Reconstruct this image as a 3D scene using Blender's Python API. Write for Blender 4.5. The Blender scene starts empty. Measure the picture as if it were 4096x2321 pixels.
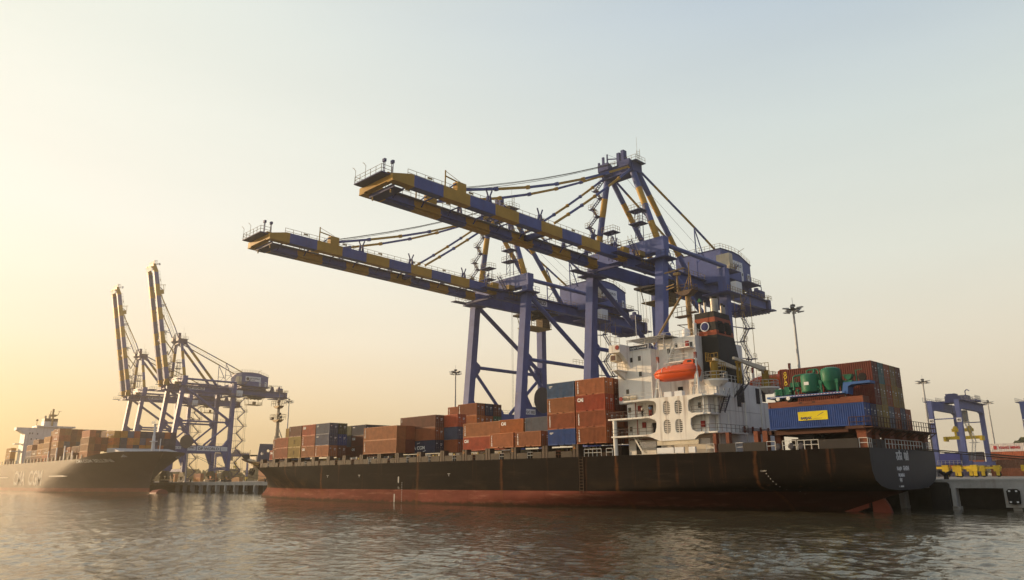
import bpy, math, random
from mathutils import Vector, Matrix
R=math.radians
random.seed(7)
S=bpy.context.scene
COL=S.collection
CAMH=5.1
# ------------------------------------------------------------------ materials
MATS={}
def srgb(r,g,b):
    f=lambda c:(c/12.92 if c<=.04045 else ((c+.055)/1.055)**2.4)
    return (f(r/255),f(g/255),f(b/255))
def mat(name,col,rough=.6,metal=0.,var=.18,scale=.35,rust=0.,streak=0.,objcol=False,bump=0.):
    """painted / weathered surface: large stains, fine grain, optional rust patches and rain streaks"""
    if name in MATS: return MATS[name]
    m=bpy.data.materials.new(name); m.use_nodes=True; MATS[name]=m
    nt=m.node_tree; N=nt.nodes; Lk=nt.links; b=N['Principled BSDF']
    b.inputs['Roughness'].default_value=rough; b.inputs['Specular IOR Level'].default_value=.5 if rough<.4 else .22; b.inputs['Metallic'].default_value=metal
    geo=N.new('ShaderNodeNewGeometry')
    n1=N.new('ShaderNodeTexNoise'); n1.inputs['Scale'].default_value=scale; n1.inputs['Detail'].default_value=6; n1.inputs['Roughness'].default_value=.65
    Lk.new(geo.outputs['Position'],n1.inputs['Vector'])
    mr=N.new('ShaderNodeMapRange'); mr.inputs['From Min'].default_value=.3; mr.inputs['From Max'].default_value=.7
    mr.inputs['To Min'].default_value=1-var; mr.inputs['To Max'].default_value=1+var
    Lk.new(n1.outputs['Fac'],mr.inputs['Value'])
    if objcol:
        oi=N.new('ShaderNodeObjectInfo'); base=oi.outputs['Color']
    else:
        rgb=N.new('ShaderNodeRGB'); rgb.outputs[0].default_value=(*col,1); base=rgb.outputs[0]
    mul=N.new('ShaderNodeMix'); mul.data_type='RGBA'; mul.blend_type='MULTIPLY'; mul.inputs[0].default_value=1
    Lk.new(base,mul.inputs[6]); Lk.new(mr.outputs[0],mul.inputs[7]); out=mul.outputs[2]
    def over(fac,colr,out):
        mx=N.new('ShaderNodeMix'); mx.data_type='RGBA'; mx.inputs[7].default_value=(*colr,1)
        Lk.new(fac,mx.inputs[0]); Lk.new(out,mx.inputs[6]); return mx.outputs[2]
    if streak:
        mp=N.new('ShaderNodeMapping'); mp.inputs['Scale'].default_value=(1.3,1.3,.07); Lk.new(geo.outputs['Position'],mp.inputs['Vector'])
        n2=N.new('ShaderNodeTexNoise'); n2.inputs['Scale'].default_value=1.1; n2.inputs['Detail'].default_value=5; Lk.new(mp.outputs[0],n2.inputs['Vector'])
        r2=N.new('ShaderNodeMapRange'); r2.inputs['From Min'].default_value=.56; r2.inputs['From Max'].default_value=.75; r2.inputs['To Max'].default_value=streak; Lk.new(n2.outputs['Fac'],r2.inputs['Value'])
        out=over(r2.outputs[0],(.16,.07,.03),out)
    if rust:
        n3=N.new('ShaderNodeTexNoise'); n3.inputs['Scale'].default_value=1.6; n3.inputs['Detail'].default_value=8; n3.inputs['Roughness'].default_value=.7; Lk.new(geo.outputs['Position'],n3.inputs['Vector'])
        r3=N.new('ShaderNodeMapRange'); r3.inputs['From Min'].default_value=.6; r3.inputs['From Max'].default_value=.68; r3.inputs['To Max'].default_value=rust; Lk.new(n3.outputs['Fac'],r3.inputs['Value'])
        out=over(r3.outputs[0],(.13,.05,.025),out)
    Lk.new(out,b.inputs['Base Color'])
    if bump:
        bp=N.new('ShaderNodeBump'); bp.inputs['Strength'].default_value=bump; bp.inputs['Distance'].default_value=.05
        Lk.new(n1.outputs['Fac'],bp.inputs['Height']); Lk.new(bp.outputs[0],b.inputs['Normal'])
    return m
BLUE=mat('crane_blue',(.084,.112,.295),.5,var=.2,scale=.3,rust=.22,streak=.25)
YEL=mat('crane_yellow',(.46,.27,.045),.5,var=.15,scale=.3,streak=.2)
DBLUE=mat('crane_dark_blue',(.045,.055,.17),.55,rust=.2)
STEEL=mat('dark_steel',(.05,.048,.06),.6)
RAILY=mat('yellow_rail',(.33,.22,.07),.6)
RAILW=mat('white_rail',(.7,.68,.62),.5)
GALV=mat('galvanised_steel',(.33,.33,.34),.5,.3)
WHITE=mat('white_paint',(.80,.77,.71),.5,var=.1,scale=.4,rust=.12,streak=.6)
OFFW=mat('cream_paint',(.62,.54,.4),.55,var=.15,rust=.35,streak=.3)
SIGNW=mat('sign_white',(.78,.78,.78),.5,var=.04)
INK=mat('sign_ink',(.03,.03,.045),.6,var=.02)
INKW=mat('letter_white',(.8,.79,.76),.6,var=.12,scale=3)
INKY=mat('letter_yellow',(.7,.5,.05),.6)
BROWN=mat('ship_brown',(.075,.05,.036),.65,var=.25,rust=.3,streak=.4)
DECK=mat('deck_red_brown',(.10,.045,.03),.75,var=.3)
BLACK=mat('matt_black',(.012,.012,.014),.6,var=.3)
FUNB=mat('funnel_black',(.022,.02,.02),.6,var=.3,streak=.2)
FUNR=mat('funnel_red',(.30,.065,.028),.55,var=.15)
GLASS=mat('dark_glass',(.02,.022,.025),.12)
REDB=mat('fire_box_red',(.28,.03,.025),.5)
PIPE=mat('exhaust_grey',(.38,.35,.31),.45,.4,var=.3)
MUST=mat('mustard_paint',(.36,.22,.035),.55,rust=.5,streak=.3)
MASTC=mat('mast_buff',(.33,.21,.09),.6,rust=.3)
ORANGE=mat('lifeboat_orange',(.64,.085,.016),.28,var=.1,scale=1.2)
ROPE=mat('rope',(.06,.05,.045),.9)
CONC=mat('quay_concrete',(.38,.375,.37),.85,var=.22,scale=.5,streak=.4,bump=.2)
CONCD=mat('shade_dark_concrete',(.05,.047,.045),.8,var=.4)  # near-black tone puts the shade under the quay deck into the colour
ASPH=mat('yard_paving',(.30,.26,.22),.9,var=.2,scale=.08)
RUBBER=mat('black_rubber',(.014,.014,.015),.8,var=.3)
PAINT=mat('container_paint',(.3,.1,.05),.6,var=.22,scale=.9,rust=.3,streak=.22,objcol=True)
PAINTC=mat('container_frame',(.3,.1,.05),.6,var=.3,scale=1.2,rust=.45,objcol=True)
BAR=mat('lock_bar_steel',(.35,.3,.28),.5,.4)
GREEN=mat('tank_green',(.015,.135,.075),.5,var=.16,scale=.8,streak=.15)
TRBLUE=mat('trailer_blue',(.05,.13,.36),.5)
RUSTB=mat('flat_rack_rust',(.20,.065,.035),.7,var=.3,rust=.4)
SKIN=mat('skin',(.22,.11,.07),.6,var=.05)
CREAM=mat('lamp_glass',(.6,.58,.5),.3)
# ------------------------------------------------------------------ mesh builder
class MB:
    def __init__(s): s.v=[];s.f=[];s.m=[]
    def add(s,vs,fs,mi=0):
        o=len(s.v); s.v+= [tuple(p) for p in vs]; s.f+=[tuple(i+o for i in f) for f in fs]; s.m+=[mi]*len(fs)
    def box(s,x0,x1,y0,y1,z0,z1,mi=0):
        s.add([(x0,y0,z0),(x1,y0,z0),(x1,y1,z0),(x0,y1,z0),(x0,y0,z1),(x1,y0,z1),(x1,y1,z1),(x0,y1,z1)],
              [(0,3,2,1),(4,5,6,7),(0,1,5,4),(1,2,6,5),(2,3,7,6),(3,0,4,7)],mi)
    def cbox(s,c,d,mi=0):
        s.box(c[0]-d[0]/2,c[0]+d[0]/2,c[1]-d[1]/2,c[1]+d[1]/2,c[2]-d[2]/2,c[2]+d[2]/2,mi)
    def beam(s,p,q,w,h,mi=0,up=(0,0,1),w2=None,h2=None):
        p=Vector(p);q=Vector(q);d=(q-p).normalized();u=Vector(up)
        a=d.cross(u)
        if a.length<1e-4: a=d.cross(Vector((1,0,0)))
        a.normalize();b=a.cross(d)
        w2=w if w2 is None else w2;h2=h if h2 is None else h2
        vs=[]
        for c,ww,hh in ((p,w,h),(q,w2,h2)):
            for i,j in ((-1,-1),(1,-1),(1,1),(-1,1)): vs.append(c+a*(i*ww/2)+b*(j*hh/2))
        s.add(vs,[(0,3,2,1),(4,5,6,7),(0,1,5,4),(1,2,6,5),(2,3,7,6),(3,0,4,7)],mi)
    def tube(s,p,q,r,n=8,mi=0,r2=None,caps=True):
        p=Vector(p);q=Vector(q);d=q-p
        if d.length<1e-6: return
        d.normalize(); a=d.cross(Vector((0,0,1)))
        if a.length<1e-3: a=d.cross(Vector((1,0,0)))
        a.normalize();b=a.cross(d); r2=r if r2 is None else r2
        vs=[]
        for c,rr in ((p,r),(q,r2)):
            for i in range(n):
                t=2*math.pi*i/n; vs.append(c+a*(rr*math.cos(t))+b*(rr*math.sin(t)))
        fs=[(i,(i+1)%n,n+(i+1)%n,n+i) for i in range(n)]
        if caps: fs+=[tuple(range(n-1,-1,-1)),tuple(range(n,2*n))]
        s.add(vs,fs,mi)
    def path(s,pts,r,n=5,mi=0):
        for a,b in zip(pts,pts[1:]): s.tube(a,b,r,n,mi)
    def lathe(s,c,prof,n=16,mi=0,axis='z'):
        vs=[]
        for (r,z) in prof:
            for i in range(n):
                t=2*math.pi*i/n; a,b=r*math.cos(t),r*math.sin(t)
                vs.append({'z':(c[0]+a,c[1]+b,c[2]+z),'y':(c[0]+a,c[1]+z,c[2]+b),'x':(c[0]+z,c[1]+a,c[2]+b)}[axis])
        k=len(prof)
        fs=[(j*n+i,j*n+(i+1)%n,(j+1)*n+(i+1)%n,(j+1)*n+i) for j in range(k-1) for i in range(n)]
        fs+=[tuple(range(n-1,-1,-1)),tuple(range((k-1)*n,k*n))]
        s.add(vs,fs,mi)
    def prism(s,poly,axis,a,b,mi=0):
        n=len(poly);vs=[]
        for t in (a,b):
            for (u,w) in poly: vs.append({'x':(t,u,w),'y':(u,t,w),'z':(u,w,t)}[axis])
        s.add(vs,[tuple(range(n-1,-1,-1)),tuple(range(n,2*n))]+[(i,(i+1)%n,n+(i+1)%n,n+i) for i in range(n)],mi)
    def rail(s,pts,hh=1.1,step=1.6,r=.035,mi=0,mids=2):
        for a,b in zip(pts,pts[1:]):
            a=Vector(a);b=Vector(b);n=max(1,round((b-a).length/step))
            for i in range(n+1):
                p=a.lerp(b,i/n); s.tube(p,p+Vector((0,0,hh)),r,4,mi,caps=False)
            for k in range(mids):
                z=Vector((0,0,hh*(k+1)/mids)); s.tube(a+z,b+z,r*.85,4,mi,caps=False)
    def ladder(s,p,q,w=.45,step=.35,r=.03,mi=0,side=(1,0,0)):
        p=Vector(p);q=Vector(q);sd=Vector(side)*w/2
        s.tube(p-sd,q-sd,r,4,mi);s.tube(p+sd,q+sd,r,4,mi)
        n=max(1,int((q-p).length/step))
        for i in range(1,n): c=p.lerp(q,i/n); s.tube(c-sd,c+sd,r*.8,4,mi,caps=False)
    def stair(s,p,q,w=.8,side=(1,0,0),mi=0,rmi=0,rail=True):
        p=Vector(p);q=Vector(q);sd=Vector(side)*w/2
        s.beam(p-sd,q-sd,.06,.25,mi);s.beam(p+sd,q+sd,.06,.25,mi)
        n=max(2,int(abs(q.z-p.z)/.3))
        for i in range(1,n): c=p.lerp(q,i/n); s.beam(c-sd,c+sd,.28,.05,mi)
        if rail:
            for k in (-1,1):
                s.tube(p+sd*k+Vector((0,0,1)),q+sd*k+Vector((0,0,1)),.03,4,rmi)
                for i in range(0,4): c=p.lerp(q,i/3)+sd*k; s.tube(c,c+Vector((0,0,1)),.03,4,rmi,caps=False)
    def xf(s,fn): s.v=[tuple(fn(Vector(p))) for p in s.v]; return s
    def mesh(s,name,mats):
        me=bpy.data.meshes.new(name); me.from_pydata(s.v,[],s.f)
        for m in (mats if isinstance(mats,(list,tuple)) else [mats]): me.materials.append(m)
        if any(s.m): me.polygons.foreach_set('material_index',s.m)
        me.validate(); me.update(); return me
    def build(s,name,mats,parent=None,smooth=False):
        me=s.mesh(name,mats); o=bpy.data.objects.new(name,me); COL.objects.link(o)
        if smooth: smoothen(me,smooth if not isinstance(smooth,bool) else 40)
        if parent is not None:
            o.parent=parent
            L=Vector((0,0,0));q=parent
            while q is not None: L+=q.location;q=q.parent
            o.location=-L
        return o
def smoothen(me,deg=40):
    me.polygons.foreach_set('use_smooth',[True]*len(me.polygons))
    try: me.set_sharp_from_angle(angle=R(deg))
    except Exception: pass
def tag(o,label=None,cat=None,group=None,kind=None):
    if label: o['label']=label
    if cat: o['category']=cat
    if group: o['group']=group
    if kind: o['kind']=kind
    return o
def thing(name,label,cat,loc,group=None):
    o=bpy.data.objects.new(name,None); COL.objects.link(o); o.location=loc; o.empty_display_size=.5
    return tag(o,label,cat,group)
def kids(o): return list(o.children)
def copy_tree(o,parent=None):
    c=o.copy(); COL.objects.link(c)
    if parent is not None: c.parent=parent
    for ch in kids(o): copy_tree(ch,c)
    return c
def dup(o,loc,label,scale=None):
    c=copy_tree(o); c.location=loc; c['label']=label
    if scale: c.scale=scale
    return c
# text -> mesh data lying in the local XZ plane (x to the right, z up, facing -y)
TXT={}
def text_verts(s,size,narrow=1.0,space=1.0,bold=0.0,align='LEFT'):
    key=(s,space,bold)
    if key not in TXT:
        cu=bpy.data.curves.new('lettering_curve','FONT'); cu.body=s; cu.size=1; cu.space_character=space; cu.offset=bold; cu.resolution_u=3; cu.fill_mode='FRONT'
        o=bpy.data.objects.new('lettering_tmp',cu); COL.objects.link(o)
        dg=bpy.context.evaluated_depsgraph_get(); me=bpy.data.meshes.new_from_object(o.evaluated_get(dg))
        vs=[v.co.copy() for v in me.vertices]; fs=[tuple(p.vertices) for p in me.polygons]
        bpy.data.objects.remove(o); bpy.data.curves.remove(cu); bpy.data.meshes.remove(me)
        TXT[key]=(vs,fs)
    vs,fs=TXT[key]
    w=max((v.x for v in vs),default=0)
    off={'LEFT':0,'CENTER':-w/2}[align]
    return [((v.x+off)*size*narrow,0,v.y*size) for v in vs],fs
def put_text(mb,s,origin,xdir,size,zdir=(0,0,1),mi=0,**k):
    vs,fs=text_verts(s,size,**k); X=Vector(xdir).normalized();Z=Vector(zdir).normalized();O=Vector(origin)
    mb.add([O+X*v[0]+Z*v[2] for v in vs],fs,mi)
def put_fit(mb,s,origin,xdir,width,height,mi=0,**k):
    vs,fs=text_verts(s,1.0,**k)
    w=max(v[0] for v in vs)-min(v[0] for v in vs); hh=max(v[2] for v in vs)-min(0,min(v[2] for v in vs)); x0=min(v[0] for v in vs)
    X=Vector(xdir).normalized();O=Vector(origin)
    mb.add([O+X*((v[0]-x0)*width/w)+Vector((0,0,v[2]*height/hh)) for v in vs],fs,mi)
# ------------------------------------------------------------------ camera, world, sun
cam=bpy.data.cameras.new('Camera'); co=bpy.data.objects.new('Camera',cam); COL.objects.link(co); S.camera=co
cam.sensor_width=36; cam.lens=2960*36/4096; cam.clip_end=20000; cam.clip_start=.5
P,RO,YA=R(14.24),R(-.483),R(45.15)
f=Vector((-math.sin(YA)*math.cos(P),math.cos(YA)*math.cos(P),math.sin(P)))
rt=Vector((math.cos(YA),math.sin(YA),0)); up=rt.cross(f)
r_=rt*math.cos(RO)+up*math.sin(RO); u_=-rt*math.sin(RO)+up*math.cos(RO)
m=Matrix((r_,u_,-f)).transposed().to_4x4(); m.translation=(0,0,CAMH); co.matrix_world=m
SUN_EL=R(9); SUN_OFF=R(21)   # degrees turned from the -X axis towards -Y
sd=Vector((-math.cos(SUN_OFF)*math.cos(SUN_EL),-math.sin(SUN_OFF)*math.cos(SUN_EL),math.sin(SUN_EL)))
sl=bpy.data.lights.new('Sun','SUN'); so=bpy.data.objects.new('Sun',sl); COL.objects.link(so)
sl.energy=SUN_STR if 'SUN_STR' in globals() else 4.6; sl.angle=R(.5); sl.color=(1,.70,.40)
so.rotation_euler=sd.to_track_quat('Z','Y').to_euler(); so.location=(-50,-50,150)
w=bpy.data.worlds.new('World'); S.world=w; w.use_nodes=True
nt=w.node_tree; N=nt.nodes; Lk=nt.links; N.clear()
outn=N.new('ShaderNodeOutputWorld')
sky=N.new('ShaderNodeTexSky'); sky.sky_type='NISHITA'; sky.sun_disc=False; sky.sun_elevation=SUN_EL
sky.sun_rotation=math.atan2(sd.x,sd.y); sky.dust_density=3; sky.air_density=1.2
bgN=N.new('ShaderNodeBackground'); bgN.inputs[1].default_value=.07; Lk.new(sky.outputs[0],bgN.inputs[0])
tc=N.new('ShaderNodeTexCoord'); sep=N.new('ShaderNodeSeparateXYZ'); Lk.new(tc.outputs['Generated'],sep.inputs[0])
def math_(op,a,b=None):
    n=N.new('ShaderNodeMath'); n.operation=op
    for i,x in enumerate((a,b)):
        if x is None: continue
        if isinstance(x,(int,float)): n.inputs[i].default_value=x
        else: Lk.new(x,n.inputs[i])
    return n.outputs[0]
el=math_('ARCSINE',sep.outputs['Z'])
eln=math_('DIVIDE',el,R(90))
hl=math_('SQRT',math_('MAXIMUM',math_('SUBTRACT',1.0,math_('MULTIPLY',sep.outputs['Z'],sep.outputs['Z'])),1e-4))
dt=math_('ADD',math_('MULTIPLY',sep.outputs['X'],-math.cos(SUN_OFF)),math_('MULTIPLY',sep.outputs['Y'],-math.sin(SUN_OFF)))
az=math_('ARCCOSINE',math_('MINIMUM',math_('MAXIMUM',math_('DIVIDE',dt,hl),-1.0),1.0))   # azimuth away from the sun
def ramp(stops,fac):
    n=N.new('ShaderNodeValToRGB'); cr=n.color_ramp
    while len(cr.elements)<len(stops): cr.elements.new(.5)
    for e,(p,c) in zip(cr.elements,stops): e.position=p; e.color=(*srgb(*c),1)
    Lk.new(fac,n.inputs[0]); return n.outputs[0]
# elevation (fraction of 90 deg) ramps: towards the sun / away from it
warm=ramp([(0,(255,208,132)),(.05,(254,222,168)),(.11,(250,234,207)),(.2,(243,239,226)),(.36,(229,232,220)),(.6,(200,205,204)),(1,(160,170,178))],eln)
cool=ramp([(0,(226,209,180)),(.08,(226,215,194)),(.17,(217,219,208)),(.27,(201,210,207)),(.38,(177,191,203)),(.6,(164,176,184)),(1,(148,158,170))],eln)
anti=ramp([(0,(128,124,130)),(.1,(134,134,146)),(.3,(112,128,156)),(.6,(92,118,158)),(1,(84,112,156))],eln)
def azmix(a0,a1,c0,c1):
    mrz=N.new('ShaderNodeMapRange'); mrz.interpolation_type='SMOOTHSTEP'; mrz.inputs['From Min'].default_value=R(a0); mrz.inputs['From Max'].default_value=R(a1)
    Lk.new(az,mrz.inputs['Value'])
    mx=N.new('ShaderNodeMix'); mx.data_type='RGBA'; Lk.new(mrz.outputs[0],mx.inputs[0]); Lk.new(c0,mx.inputs[6]); Lk.new(c1,mx.inputs[7]); return mx
mx=azmix(103,150,azmix(15,100,warm,cool).outputs[2],anti)
mps=N.new('ShaderNodeMapping'); mps.inputs['Scale'].default_value=(1.2,1.2,7); Lk.new(tc.outputs['Generated'],mps.inputs['Vector'])
ns=N.new('ShaderNodeTexNoise'); ns.inputs['Scale'].default_value=2.2; ns.inputs['Detail'].default_value=5; Lk.new(mps.outputs[0],ns.inputs['Vector'])
mrs=N.new('ShaderNodeMapRange'); mrs.inputs['From Min'].default_value=.3; mrs.inputs['From Max'].default_value=.7; mrs.inputs['To Min'].default_value=.985; mrs.inputs['To Max'].default_value=1.015; Lk.new(ns.outputs['Fac'],mrs.inputs['Value'])
mxs=N.new('ShaderNodeMix'); mxs.data_type='RGBA'; mxs.blend_type='MULTIPLY'; mxs.inputs[0].default_value=1; Lk.new(mx.outputs[2],mxs.inputs[6]); Lk.new(mrs.outputs[0],mxs.inputs[7]); mx=mxs
bgG=N.new('ShaderNodeBackground'); bgG.inputs[1].default_value=1.12; Lk.new(mx.outputs[2],bgG.inputs[0])
ms=N.new('ShaderNodeMixShader'); ms.inputs[0].default_value=.95; Lk.new(bgN.outputs[0],ms.inputs[1]); Lk.new(bgG.outputs[0],ms.inputs[2]); Lk.new(ms.outputs[0],outn.inputs['Surface'])
vs_=S.view_settings; vs_.view_transform='Standard'; vs_.look='None'; vs_.exposure=.1; vs_.gamma=1
# ------------------------------------------------------------------ water, quay, yard
if 'WAMP' not in globals(): WAMP,WBUMP=.0025,.15
wm=bpy.data.materials.new('harbour_water'); wm.use_nodes=True; nt=wm.node_tree; N=nt.nodes; Lk=nt.links; b=N['Principled BSDF']
b.inputs['Base Color'].default_value=(.085,.072,.042,1); b.inputs['Roughness'].default_value=.04; b.inputs['IOR'].default_value=1.33
geo=N.new('ShaderNodeNewGeometry')
def wave(sc,det,stretch,rot,dist):
    mp=N.new('ShaderNodeMapping'); mp.inputs['Rotation'].default_value=(0,0,rot); mp.inputs['Scale'].default_value=(1,stretch,1)
    Lk.new(geo.outputs['Position'],mp.inputs['Vector'])
    n=N.new('ShaderNodeTexNoise'); n.inputs['Scale'].default_value=sc; n.inputs['Detail'].default_value=det; n.inputs['Distortion'].default_value=dist; Lk.new(mp.outputs[0],n.inputs['Vector']); return n.outputs['Fac']
w1=wave(.9,4,.6,R(40),.5); w2=wave(.11,2,.5,R(20),.2); w3=wave(3.6,3,.7,R(70),.3)
def mm(op,a,bb):
    n=N.new('ShaderNodeMath'); n.operation=op; Lk.new(a,n.inputs[0])
    if isinstance(bb,(int,float)): n.inputs[1].default_value=bb
    else: Lk.new(bb,n.inputs[1])
    return n.outputs[0]
hgt=mm('ADD',mm('MULTIPLY',w1,.5),mm('MULTIPLY',w3,.22))
bp=N.new('ShaderNodeBump'); bp.inputs['Strength'].default_value=1; bp.inputs['Distance'].default_value=WBUMP; Lk.new(hgt,bp.inputs['Height']); Lk.new(bp.outputs[0],b.inputs['Normal'])
import numpy as np
def wave_mesh():
    rs=np.random.RandomState(4); na=760; d=[9.0]
    while d[-1]<900: d.append(d[-1]*1.0045+.012)
    while d[-1]<9000: d.append(d[-1]*1.08)
    d=np.array(d); a=np.linspace(R(-72),R(62),na)+R(45)
    D,A=np.meshgrid(d,a,indexing='ij'); X=-np.sin(A)*D; Y=np.cos(A)*D; Zw=np.zeros_like(X)
    sp=D*.0045+.04
    # slow patches of rougher and calmer water
    pt=np.zeros_like(X)
    for k in range(10):
        t=rs.uniform(0,6.28); L_=rs.uniform(14,60); pt+=np.sin((X*np.cos(t)+Y*np.sin(t))*6.283/L_+rs.uniform(0,6.28))
    pt=np.clip(.95+.17*pt,.45,1.6)
    for k in range(84):
        L_=.6*(8.0/.6)**rs.uniform(0,1)**1.25; t=R(75)+rs.normal(0,.75); s_=(X*np.cos(t)+Y*np.sin(t))*6.283/L_+rs.uniform(0,6.28)
        s_=s_+.6*np.sin((X*np.cos(t+1.3)+Y*np.sin(t+1.3))*6.283/(L_*2.7)+rs.uniform(0,6.28))
        amp=L_*WAMP*(1.35 if L_<2 else .5); fade=np.clip((L_/sp-1.6)/2,0,1)
        Zw+=amp*fade*np.sin(s_)
    Zw*=pt
    nd=len(d); V=np.stack([X.ravel(),Y.ravel(),Zw.ravel()],1).astype(np.float32)
    ii,jj=np.meshgrid(np.arange(nd-1),np.arange(na-1),indexing='ij'); q0=(ii*na+jj).ravel()
    F=np.stack([q0,q0+na,q0+na+1,q0+1],1)[:, ::-1].astype(np.int32)
    nv=len(V); V=np.concatenate([V,np.array([[-9000,-400,-.6],[700,-400,-.6],[700,9000,-.6],[-9000,9000,-.6]],np.float32)]); F=np.concatenate([F,np.array([[nv,nv+1,nv+2,nv+3]],np.int32)])
    me=bpy.data.meshes.new('water'); me.vertices.add(len(V)); me.vertices.foreach_set('co',V.ravel()); me.loops.add(F.size); me.loops.foreach_set('vertex_index',F.ravel()); me.polygons.add(len(F))
    me.polygons.foreach_set('loop_start',np.arange(0,F.size,4,dtype=np.int32)); me.polygons.foreach_set('loop_total',np.full(len(F),4,np.int32)); me.polygons.foreach_set('use_smooth',np.ones(len(F),bool)); me.update(calc_edges=True); me.materials.append(wm); return me
wo_=bpy.data.objects.new('water',wave_mesh()); COL.objects.link(wo_); wo_.location.z=.3; tag(wo_,'rippled harbour water in front of the ships','water',kind='structure')
QY,QZ,QY2=119.6,4.2,131.6
def quay_run(x0,x1,y,mb,mbd,cols):
    mb.box(x0,x1,y,y+26,QZ-.35,QZ)                       # deck slab
    mb.box(x0,x1,y,y+1.2,QZ-1.0,QZ-.35)                  # edge beam
    mb.box(x0,x1,y-.06,y+.3,QZ-.02,QZ+.2)                # kerb
    for a,c in cols:
        mb.box(a,c,y-.2,y+1.4,QZ-3.5,QZ-.99); mb.box((a+c)/2-.5,(a+c)/2+.5,y+.2,y+1.3,-2,QZ-3.49)
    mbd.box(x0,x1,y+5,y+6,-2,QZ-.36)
q=MB();qd=MB()
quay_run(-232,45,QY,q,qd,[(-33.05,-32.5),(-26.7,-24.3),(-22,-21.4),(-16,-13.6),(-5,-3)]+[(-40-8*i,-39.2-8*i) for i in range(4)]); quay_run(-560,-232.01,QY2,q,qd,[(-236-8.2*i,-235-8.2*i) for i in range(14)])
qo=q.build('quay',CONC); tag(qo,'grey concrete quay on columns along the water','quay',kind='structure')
qb=qd.build('quay_back_wall',CONCD); tag(qb,'back wall under the quay deck, coloured dark for the shade there','wall',kind='structure')
y=MB(); y.add([(-1600,QY+20,QZ+.008),(400,QY+20,QZ+.008),(400,1600,QZ+.008),(-1600,1600,QZ+.008)],[(0,1,2,3)])
tag(y.build('yard_ground',ASPH),'pale paved container yard behind the quay','ground',kind='structure')
# ------------------------------------------------------------------ shipping containers
W0=2.40
CM={}
def wave_pts(a,b,n,d):
    """trapezoid corrugation profile: (position, depth)"""
    st=(b-a)/n; out=[]
    for i in range(n):
        x=a+i*st; out+=[(x,0),(x+st*.32,0),(x+st*.5,d),(x+st*.82,d)]
    out.append((b,0)); return out
def cmesh(part,L,H):
    key=(part,round(L,2),round(H,2))
    if key in CM: return CM[key]
    b=MB(); W=W0; e=.12
    if part=='body':
        n=max(8,round(L/.275)); pr=wave_pts(e,L-e,n,.055)
        for y,sg in ((.03,1),(W-.03,-1)):
            k=len(pr); vs=[(x,y+sg*d,.12) for x,d in pr]+[(x,y+sg*d,H-.1) for x,d in pr]
            b.add(vs,[(i,i+1,k+i+1,k+i) if sg>0 else (i+1,i,k+i,k+i+1) for i in range(k-1)])
        pr=wave_pts(e,W-e,8,.05); k=len(pr)          # front end
        b.add([(.03+d,yy,.12) for yy,d in pr]+[(.03+d,yy,H-.1) for yy,d in pr],[(i+1,i,k+i,k+i+1) for i in range(k-1)])
        b.add([(0.02,.02,H-.03),(L-.02,.02,H-.03),(L-.02,W-.02,H-.03),(.02,W-.02,H-.03)],[(0,1,2,3)])
        b.add([(0.02,.02,.14),(L-.02,.02,.14),(L-.02,W-.02,.14),(.02,W-.02,.14)],[(3,2,1,0)])
    elif part=='frame':
        for x in (0,L-e):
            for yy in (0,W-e): b.box(x,x+e,yy,yy+e,0,H)
        for yy in (0,W-e):
            if L<8:                                  # fork pockets interrupt the bottom rail
                for x0,x1 in ((e,L*.36),(L*.36+.36,L*.64-.36),(L*.64,L-e)): b.box(x0,x1,yy+.005,yy+e-.005,.02,.16)
            else: b.box(e,L-e,yy+.005,yy+e-.005,.02,.16)
            b.box(e,L-e,yy+.005,yy+.07,H-.1,H-.005)
        for x in (0.005,L-e+.005):
            b.box(x,x+e-.01,e,W-e,.02,.16); b.box(x,x+e-.01,e,W-e,H-.12,H-.005)
        for x in (-.01,L-.17):
            for yy in (-.01,W-.15):
                for zz in (-.005,H-.115): b.box(x,x+.18,yy,yy+.16,zz,zz+.12)
    elif part=='doors':
        x=L-.06
        for k in range(2):
            y0=e+.01+k*(W/2-e); y1=y0+W/2-e-.02
            b.box(x-.03,x,y0,y1,.17,H-.13)
            for j in range(4): z=.3+j*(H-.5)/4; b.box(x-.001,x+.022,y0+.06,y1-.06,z,z+(H-.5)/4-.12)
            for t in (.28,.72):
                yy=y0+(y1-y0)*t; b.tube((x+.045,yy,.12),(x+.045,yy,H-.06),.02,5,1)
                b.box(x+.02,x+.06,yy-.05,yy+.2,1.0,1.06,1)
        b.box(x+.022,x+.027,W*.62,W*.86,H*.66,H*.72,2); b.box(x+.022,x+.027,W*.64,W*.8,H*.56,H*.6,2); b.box(x+.022,x+.027,W*.16,W*.3,H*.7,H*.76,2)
    elif part=='endwall':
        pr=wave_pts(e,W-e,8,-.04); k=len(pr)
        b.add([(L-.02+d,yy,.12) for yy,d in pr]+[(L-.02+d,yy,H-.1) for yy,d in pr],[(i,i+1,k+i+1,k+i) for i in range(k-1)])
    mats={'body':PAINT,'frame':PAINTC,'doors':[PAINT,BAR,INKW],'endwall':PAINT}[part]
    CM[key]=b.mesh('container_'+part,mats); return CM[key]
def vtext(word,H,cap,step,narrow=.9):
    key=('v',word,round(H,2))
    if key in CM: return CM[key]
    b=MB(); z=H-.35-cap
    for ch in word:
        put_text(b,ch,(.55,-.012,z),(1,0,0),cap*1.4,narrow=narrow,align='CENTER',bold=.05); z-=step
    CM[key]=b.mesh('lettering',INKW); return CM[key]
def htext(word,x,z,cap,mats=None,width=None):
    key=('h',word,x,round(z,2),cap)
    if key in CM: return CM[key]
    b=MB(); put_text(b,word,(x,-.012,z),(1,0,0),cap*1.4,bold=.05)
    CM[key]=b.mesh('lettering',mats or INKW); return CM[key]
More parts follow.
